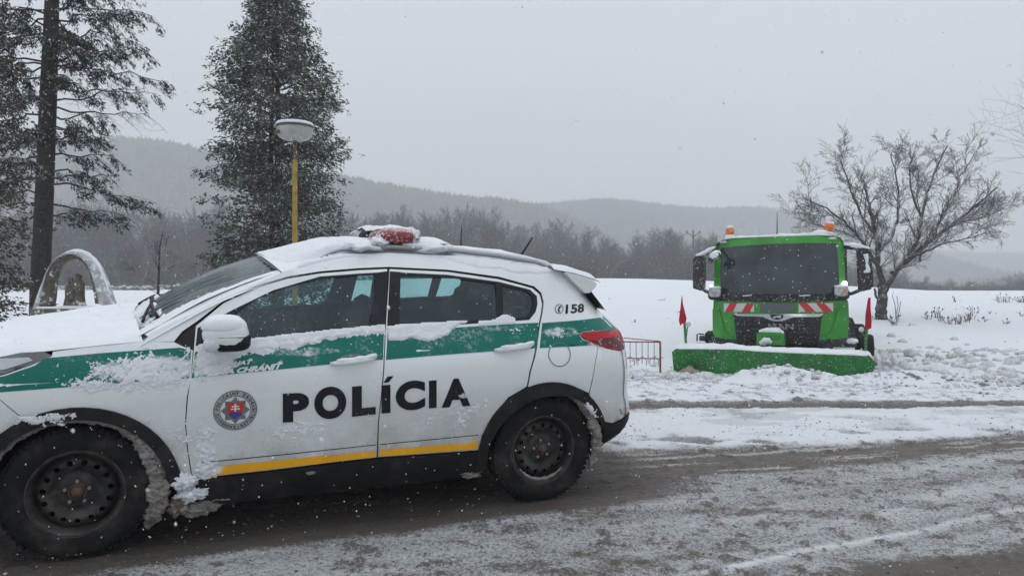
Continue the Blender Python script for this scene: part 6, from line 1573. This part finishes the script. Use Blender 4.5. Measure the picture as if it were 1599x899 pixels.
for (py, azd, L, rise, droop, full) in [(60, 8, 2.2, .10, .02, .75), (98, -12, 2.9, .28, .22, .85), (140, 12, 2.7, .02, -.02, .3), (158, 3, 2.6, .10, -.06, .15), (165, -5, 2.9, -.22, -.12, .05), (100, 20, 3.0, -.05, .0, .8), (35, -15, 2.4, .1, .1, .9), (15, 15, 2.6, .15, .1, .9), (-20, 0, 2.2, .2, .1, .95), (185, 10, 1.7, .06, .06, .8), (215, -10, 1.9, .05, .12, .8), (240, 5, 1.9, .0, .05, .6), (262, 15, 1.3, .0, .15, .9), (275, -8, 2.2, -.05, -.05, .3), (290, 5, 2.7, .0, .16, .85), (318, 10, 2.2, -.15, -.02, .7), (335, -10, 1.5, .0, .1, .5), (130, -35, 1.6, .0, .15, .9), (200, 40, 1.4, .1, .2, .8),
                                     (60, 175, 2.2, .1, .15, .9), (95, 190, 2.0, .05, .1, .95), (120, 165, 2.4, .1, .15, .9), (150, 185, 2.0, .05, .12, .9), (180, 172, 1.8, .0, .1, .95), (210, 195, 2.2, .0, .12, .9), (245, 180, 1.5, .0, .1, .8), (275, 170, 1.8, -.05, .0, .5), (300, 185, 1.5, .0, .1, .7), (340, 178, 1.3, -.05, .05, .4), (20, 180, 2.4, .15, .1, .95), (-20, 170, 2.2, .1, .1, .95)]:
    z = zpx(py); spruce_branch(Vector((xc(z), 0, z)), R(azd), L * (.88 if abs(azd) < 60 else 1), rise, droop, full)
for i in range(46):
    z = rs_.uniform(zpx(300), zpx(-250)); spruce_branch(Vector((xc(z), 0, z)), rs_.random() * 6.28, rs_.uniform(.9, 1.9) * (1 if z < 9 else .8), rs_.uniform(0, .15), rs_.uniform(.05, .2), .85)
br.build('limbs', M_['barkd'], spr, True); mobj('crown', V, F, M_['spruce'], spr, False)

# ---- street lamp
lx = at(461, 220, 10.); lamp = empty('street_lamp', (lx.x, 10., float(ground_z(lx.x, 10)))); tag(lamp, 'yellow-painted lamp post with a drum-shaped snow-capped head', 'street lamp')
zb = lamp.location.z; z1 = at(461, 218, 10).z - zb; ztop = at(461, 190, 10).z - zb
mb = MB(); mb.lathe([(.034, -.2), (.034, z1 - .28)], ZAX, (0, 0, 0), 14); mb.build('pole', M_['yellowpole'], lamp, True)
mb = MB(); mb.lathe([(.026, z1 - .28), (.026, z1 - .02), (.045, z1)], ZAX, (0, 0, 0), 14); mb.build('pole_neck', plain('rusty_neck', (.16, .09, .06), .8, var=.4, vs=30), lamp, True)
mb = MB(); rr_ = .25; mb.lathe([(.03, z1 - .02), (.12, z1 - .01), (.185, z1 + .01), (.222, z1 + .04), (.238, z1 + .09), (.246, z1 + .155)], ZAX, (0, 0, 0), 32); hd = mb.build('lamp_head', M_['lampwhite'], lamp, True)
mb = MB(); mb.lathe([(rr_ - .006, z1 + .150), (rr_ + .002, z1 + .155), (rr_ + .002, z1 + .185), (rr_ - .02, z1 + .19)], ZAX, (0, 0, 0), 32); mb.build('lamp_rim', M_['lampdark'], hd, True)
mb = MB(); mb.lathe([(rr_ + .006, z1 + .185), (rr_ + .01, z1 + .20), (rr_ - .01, z1 + .225), (.15, z1 + .245), (0, z1 + .25)], ZAX, (0, 0, 0), 32); mb.build('snow_cap', M_['snowsoft'], hd, True)
mb = MB(); mb.box((-.19, -.165, z1 + .07), (.10, .03, .05), Matrix.Rotation(R(-45), 3, 'Z'), 0, .01); mb.build('latch', M_['lampdark'], hd)

# ---- stone arch shrine with its figures
YA_ = 13.; c = at(114, 492, YA_); sh_ = empty('stone_arch_shrine', (c.x, YA_, c.z)); tag(sh_, 'small weathered stone arch on a plinth, in the field behind the car bonnet', 'shrine')
def ap(px, py): p = at(px, py, YA_); return (p.x - c.x, p.z - c.z)
outer = [ap(*p) for p in ((53, 492), (58, 478), (66, 455), (75, 430), (85, 411), (97, 399), (112, 392), (127, 393), (141, 401), (153, 418), (162, 440), (170, 465), (176, 480))]
inner = [ap(*p) for p in ((81, 476), (83, 462), (84, 448), (88, 425), (94, 412), (104, 405), (117, 402.5), (130, 407), (139, 418), (144, 432), (148, 452), (151, 474))]
midl = [ap(*p) for p in ((68, 480), (71, 462), (76, 442), (82, 420), (91, 407), (102, 399), (116, 396.5), (131, 400), (142, 411), (150, 428), (156, 450), (161, 474))]
def resamp(p, n=40):
    P = np.array(p); s = np.r_[0, np.cumsum(np.hypot(*np.diff(P, axis=0).T))]; q = np.linspace(0, s[-1], n); 
    for _ in range(1): xx = np.interp(q, s, P[:, 0]); zz = np.interp(q, s, P[:, 1])
    k = np.array([.25, .5, .25])
    for _ in range(3): xx[1:-1] = np.convolve(xx, k, 'valid'); zz[1:-1] = np.convolve(zz, k, 'valid')
    return list(zip(xx, zz))
O_, I_, C_ = resamp(outer), resamp(inner), resamp(midl)
def strip(secs, nm, mat, jit=.006):
    n = len(secs[0][0]); V = []; F = []
    for pts, y in secs:
        for i, (a, b) in enumerate(pts): V.append((a + jit * mnoise.noise(Vector((a * 9, y * 9, b * 9))), y, b + jit * mnoise.noise(Vector((a * 9 + 5, y * 9, b * 9)))))
    m = len(secs)
    for j in range(m):
        for i in range(n - 1): F.append((j * n + i, j * n + i + 1, ((j + 1) % m) * n + i + 1, ((j + 1) % m) * n + i))
    return mobj(nm, V, F, mat, sh_)
strip([(O_, -.10), (C_, -.13), (C_, -.05), (C_, .21), (O_, .20)], 'arch_ring', M_['stonel'])
strip([(C_, -.12), (I_, -.04), (I_, .12), (C_, .20)], 'arch_soffit', M_['stone'])
a0, a1 = ap(54, 480), ap(177, 480); a2 = ap(70, 515)
mb = MB(); mb.box(((a0[0] + a1[0]) / 2, .09, a0[1] - .22), (a1[0] - a0[0] - .04, .50, .40), None, 0, .02); mb.build('plinth', M_['stone'], sh_)
mb = MB(); mb.box(((a0[0] + a1[0]) / 2, .07, a0[1] - .005), (a1[0] - a0[0] - .22, .44, .05), None, 0, .02); mb.build('plinth_snow', M_['snowsoft'], sh_)
lump_tube('arch_snow', [(a, .06, b + .0) for a, b in O_[4:-4]], [.02 + .03 * math.sin(math.pi * i / (len(O_) - 9)) for i in range(len(O_) - 8)], M_['snowsoft'], sh_, .25, 10, 2, 5)
fg = at(117, 474, YA_ + .08); stt = empty('stone_figures', (fg.x, YA_ + .08, at(117, 477, YA_ + .08).z)); tag(stt, 'weathered carving of two robed figures standing inside the stone arch', 'statue')
sc_ = .0114
mb = MB()
def robe(x, h, w_, mbx):
    prof = [(w_ * 1.25, 0), (w_ * 1.1, h * .08), (w_, h * .3), (w_ * .95, h * .55), (w_ * .98, h * .68), (w_ * .8, h * .76), (w_ * .42, h * .80), (w_ * .40, h * .84), (w_ * .52, h * .89), (w_ * .50, h * .95), (w_ * .3, h * .995), (0, h)]
    mbx.lathe([(r, z) for r, z in prof], (Vector((1, 0, 0)), Vector((0, .8, 0)), Vector((0, 0, 1))), (x, 0, 0), 20)
robe(-.07, .50, .10, mb); robe(.07, .56, .11, mb); mb.lathe([(.17, 0), (.165, .03), (.12, .07)], (Vector((1, 0, 0)), Vector((0, .7, 0)), Vector((0, 0, 1))), (0, 0, 0), 20)
mb.tube([(-.13, -.03, .36), (-.10, -.09, .29), (-.02, -.10, .27)], .022, 8); mb.tube([(.14, -.03, .40), (.10, -.09, .31), (.0, -.10, .29)], .024, 8); mb.tube([(.0, -.08, .30), (.02, -.09, .12)], .05, 8)
V = [Vector(v) * (1 + .10 * mnoise.noise(Vector(v) * 22)) for v in mb.v]; mobj('carving', V, mb.f, M_['stone'], stt)

# ---- railings
def railing(name, pts, z_of, mat, label, hgt, spacing=.085, loops=True, double=False):
    root = empty(name, pts[0]); tag(root, label, 'railing'); b = Vector(pts[0]); A = Vector(pts[0]) - b; B = Vector(pts[1]) - b; L = (B - A).length; u = (B - A).normalized()
    mb = MB(); mb.tube([A + Vector((0, 0, hgt)), B + Vector((0, 0, hgt))], .011, 6); mb.tube([A + Vector((0, 0, .06)), B + Vector((0, 0, .06))], .008, 6)
    if double: mb.tube([A + Vector((0, .02, hgt + .012)), B + Vector((0, .6, hgt + .055))], .008, 6)
    mb.build('rail', mat, root, True)
    for e_ in (A, B): m2 = MB(); m2.tube([e_ + Vector((0, 0, -.3)), e_ + Vector((0, 0, hgt + .012))], .016, 8); m2.build('post', mat, root, True)
    k = int(L / spacing)
    for i in range(1, k):
        p = A + u * (L * i / k); m2 = MB(); m2.tube([p + Vector((0, 0, -.02)), p + Vector((0, 0, hgt))], .0055, 5, cap=False)
        m2.build('baluster', mat, root, True)
    if loops:
        for i in range(0, k - 1, 2):
            p = A + u * (L * (i + .3) / k); q = A + u * (L * (i + 1.7) / k); m2 = MB(); m2.tube([p + Vector((0, 0, -.05)), p + Vector((0, 0, .04)), (p + q) / 2 + Vector((0, 0, .09)), q + Vector((0, 0, .04)), q + Vector((0, 0, -.05))], .005, 5, cap=False); m2.build('loop', mat, root, True)
    return root
YR = 10.9; p1 = at(1031.5, 566, YR); p0 = at(940, 566, YR); h_ = at(1031, 534, YR).z - p1.z
railing('low_railing', [(p1.x, YR, p1.z), (p0.x, YR + .15, p0.z)], None, M_['redrail'], 'low red metal railing in the snow between the car and the blade', h_, double=True)
p1 = at(60, 523, 12); p0 = at(-60, 525, 12); h_ = at(30, 504, 12).z - p1.z
railing('low_fence', [(p1.x, 12, p1.z), (p0.x, 12.2, p0.z)], None, M_['greyrail'], 'low dark railing beyond the car bonnet at the left-hand edge', h_, .10, False)
# ---- utility pole
pp = at(1083, 434, 85); up_ = empty('utility_pole', (pp.x, 85, float(ground_z(pp.x, 85)))); tag(up_, 'distant power line pole with a forked top, left of the truck', 'utility pole'); h_ = at(1083, 368, 85).z - up_.location.z
mb = MB(); mb.tube([(0, 0, -.3), (0, 0, h_ + .4)], [.15, .09], 8); mb.build('pole', M_['polewood'], up_, True)
mb = MB(); mb.tube([(0, 0, h_ - .25), (-.45, 0, h_ + .25), (-.75, 0, h_ + .28)], .05, 6); mb.tube([(0, 0, h_ - .25), (.45, 0, h_ + .25), (.75, 0, h_ + .28)], .05, 6); mb.build('crossarm', M_['polewood'], up_, True)
for x_ in (-.75, 0, .75): mb = MB(); mb.lathe([(.0, .0), (.09, .02), (.09, .2), (.05, .28), (.0, .3)], ZAX, (x_, 0, h_ + (.28 if x_ else .38)), 8); mb.build('insulator', M_['polewood'], up_, True)

# ---- dead weeds poking out of the snow
mbw = MB(); rw = random.Random(9)
for (px, py, n, hp) in [(1450, 490, 7, 12), (1462, 486, 9, 16), (1470, 492, 6, 10), (1485, 489, 7, 12), (1498, 484, 9, 16), (1508, 482, 9, 14), (1516, 484, 8, 14), (1522, 490, 5, 16), (1494, 472, 5, 10), (1562, 468, 7, 14), (1570, 466, 8, 9), (1577, 472, 5, 12), (1592, 465, 7, 9), (1599, 462, 7, 10), (1574, 494, 6, 10), (1598, 492, 5, 12), (1400, 496, 5, 16), (1395, 498, 5, 12), (1365, 496, 6, 8), (1424, 494, 3, 7), (1535, 488, 4, 8), (1551, 481, 4, 7), (1640, 480, 9, 12), (1680, 470, 9, 12), (1060, 480, 3, 5), (1034, 476, 4, 5), (990, 500, 2, 4)]:
    Yd = 21 + rw.uniform(-1, 3) if py > 478 else 28
    for i in range(n):
        p = at(px + rw.gauss(0, 3), py, Yd); p.z = float(ground_z(p.x, p.y)) - .03; h = hp / FPX * Yd * rw.uniform(.5, 1.15); d = Vector((rw.gauss(0, .25), rw.gauss(0, .25), 1)).normalized()
        P = [p, p + d * h * .5, p + d * h + Vector((rw.gauss(0, .05), 0, 0))]; mbw.tube(P, [.009, .007, .005], 4, cap=False)
        if rw.random() < .6: q = P[1]; mbw.tube([q, q + Vector((rw.gauss(0, .12), rw.gauss(0, .1), h * .3))], [.006, .004], 3, cap=False)
        if rw.random() < .35: mbw.lathe([(0, -.02), (.02, 0), (.018, .03), (0, .05)], ZAX, P[2], 5)
tag(mbw.build('dead_weeds', plain('dry_stalks', (.12, .10, .085), .9, var=.3), None, True), 'dry weed stalks poking out of the snowy field', 'weeds', kind='stuff')
# thin bare shoots beside the fruit tree
mb = MB(); b0 = at(1399, 497, 21.5)
for pts in (((1400, 500), (1398, 475), (1394, 462), (1396, 455)), ((1399, 497), (1403, 478), (1401, 462)), ((1400, 499), (1405, 485), (1407, 470))): mb.tube([at(a, b, 21.5) - b0 for a, b in pts], [.012, .010, .008, .004][:len(pts)], 5, cap=False)
o = mb.build('bare_shoots', M_['bark'], None, True); o.location = b0; tag(o, 'thin bare shoots standing in the snow just right of the fruit tree trunk', 'shoots')

# ================================================================ FALLING SNOW
n = 15000; y = .9 + 27 * RNG.random(n) ** 1.15; hwd = y * .78 + .3; x = RNG.uniform(-1, 1, n) * hwd; z = HC + RNG.uniform(-1, 1, n) * (y * .45 + .2)
k = (z > ground_z(x, y) + .02); 
ci = np.array(MCI); L = np.stack([x, y, z, np.ones(n)]); L = ci @ L
k &= ~((L[0] > -.95) & (L[0] < 3.7) & (L[1] > -.02) & (L[1] < 1.9) & (L[2] < 1.72))
tm_ = np.array(TMI) @ np.stack([x, y, z, np.ones(n)]); k &= ~((np.abs(tm_[0]) < 1.35) & (tm_[1] > -.2) & (tm_[1] < 7.2) & (tm_[2] < 2.95))
m_ = 46; yn = RNG.uniform(.3, .8, m_); x = np.r_[x[k], RNG.uniform(-.72, .72, m_) * yn]; y = np.r_[y[k], yn]; z = np.r_[z[k], HC + RNG.uniform(-.4, .4, m_) * yn]
P = np.stack([x, y, z], -1); S = RNG.uniform(.0016, .0036, len(P)) * (1 + .8 * (RNG.random(len(P)) > .96)) * np.clip(P[:, 1] / 4.5, .26, 1.25)
fl = scatter('falling_snow', P, S, plain('snowflake', (.85, .87, .9), .8), 1.25, .5); tag(fl, 'snowflakes falling through the air', 'falling snow', kind='stuff')
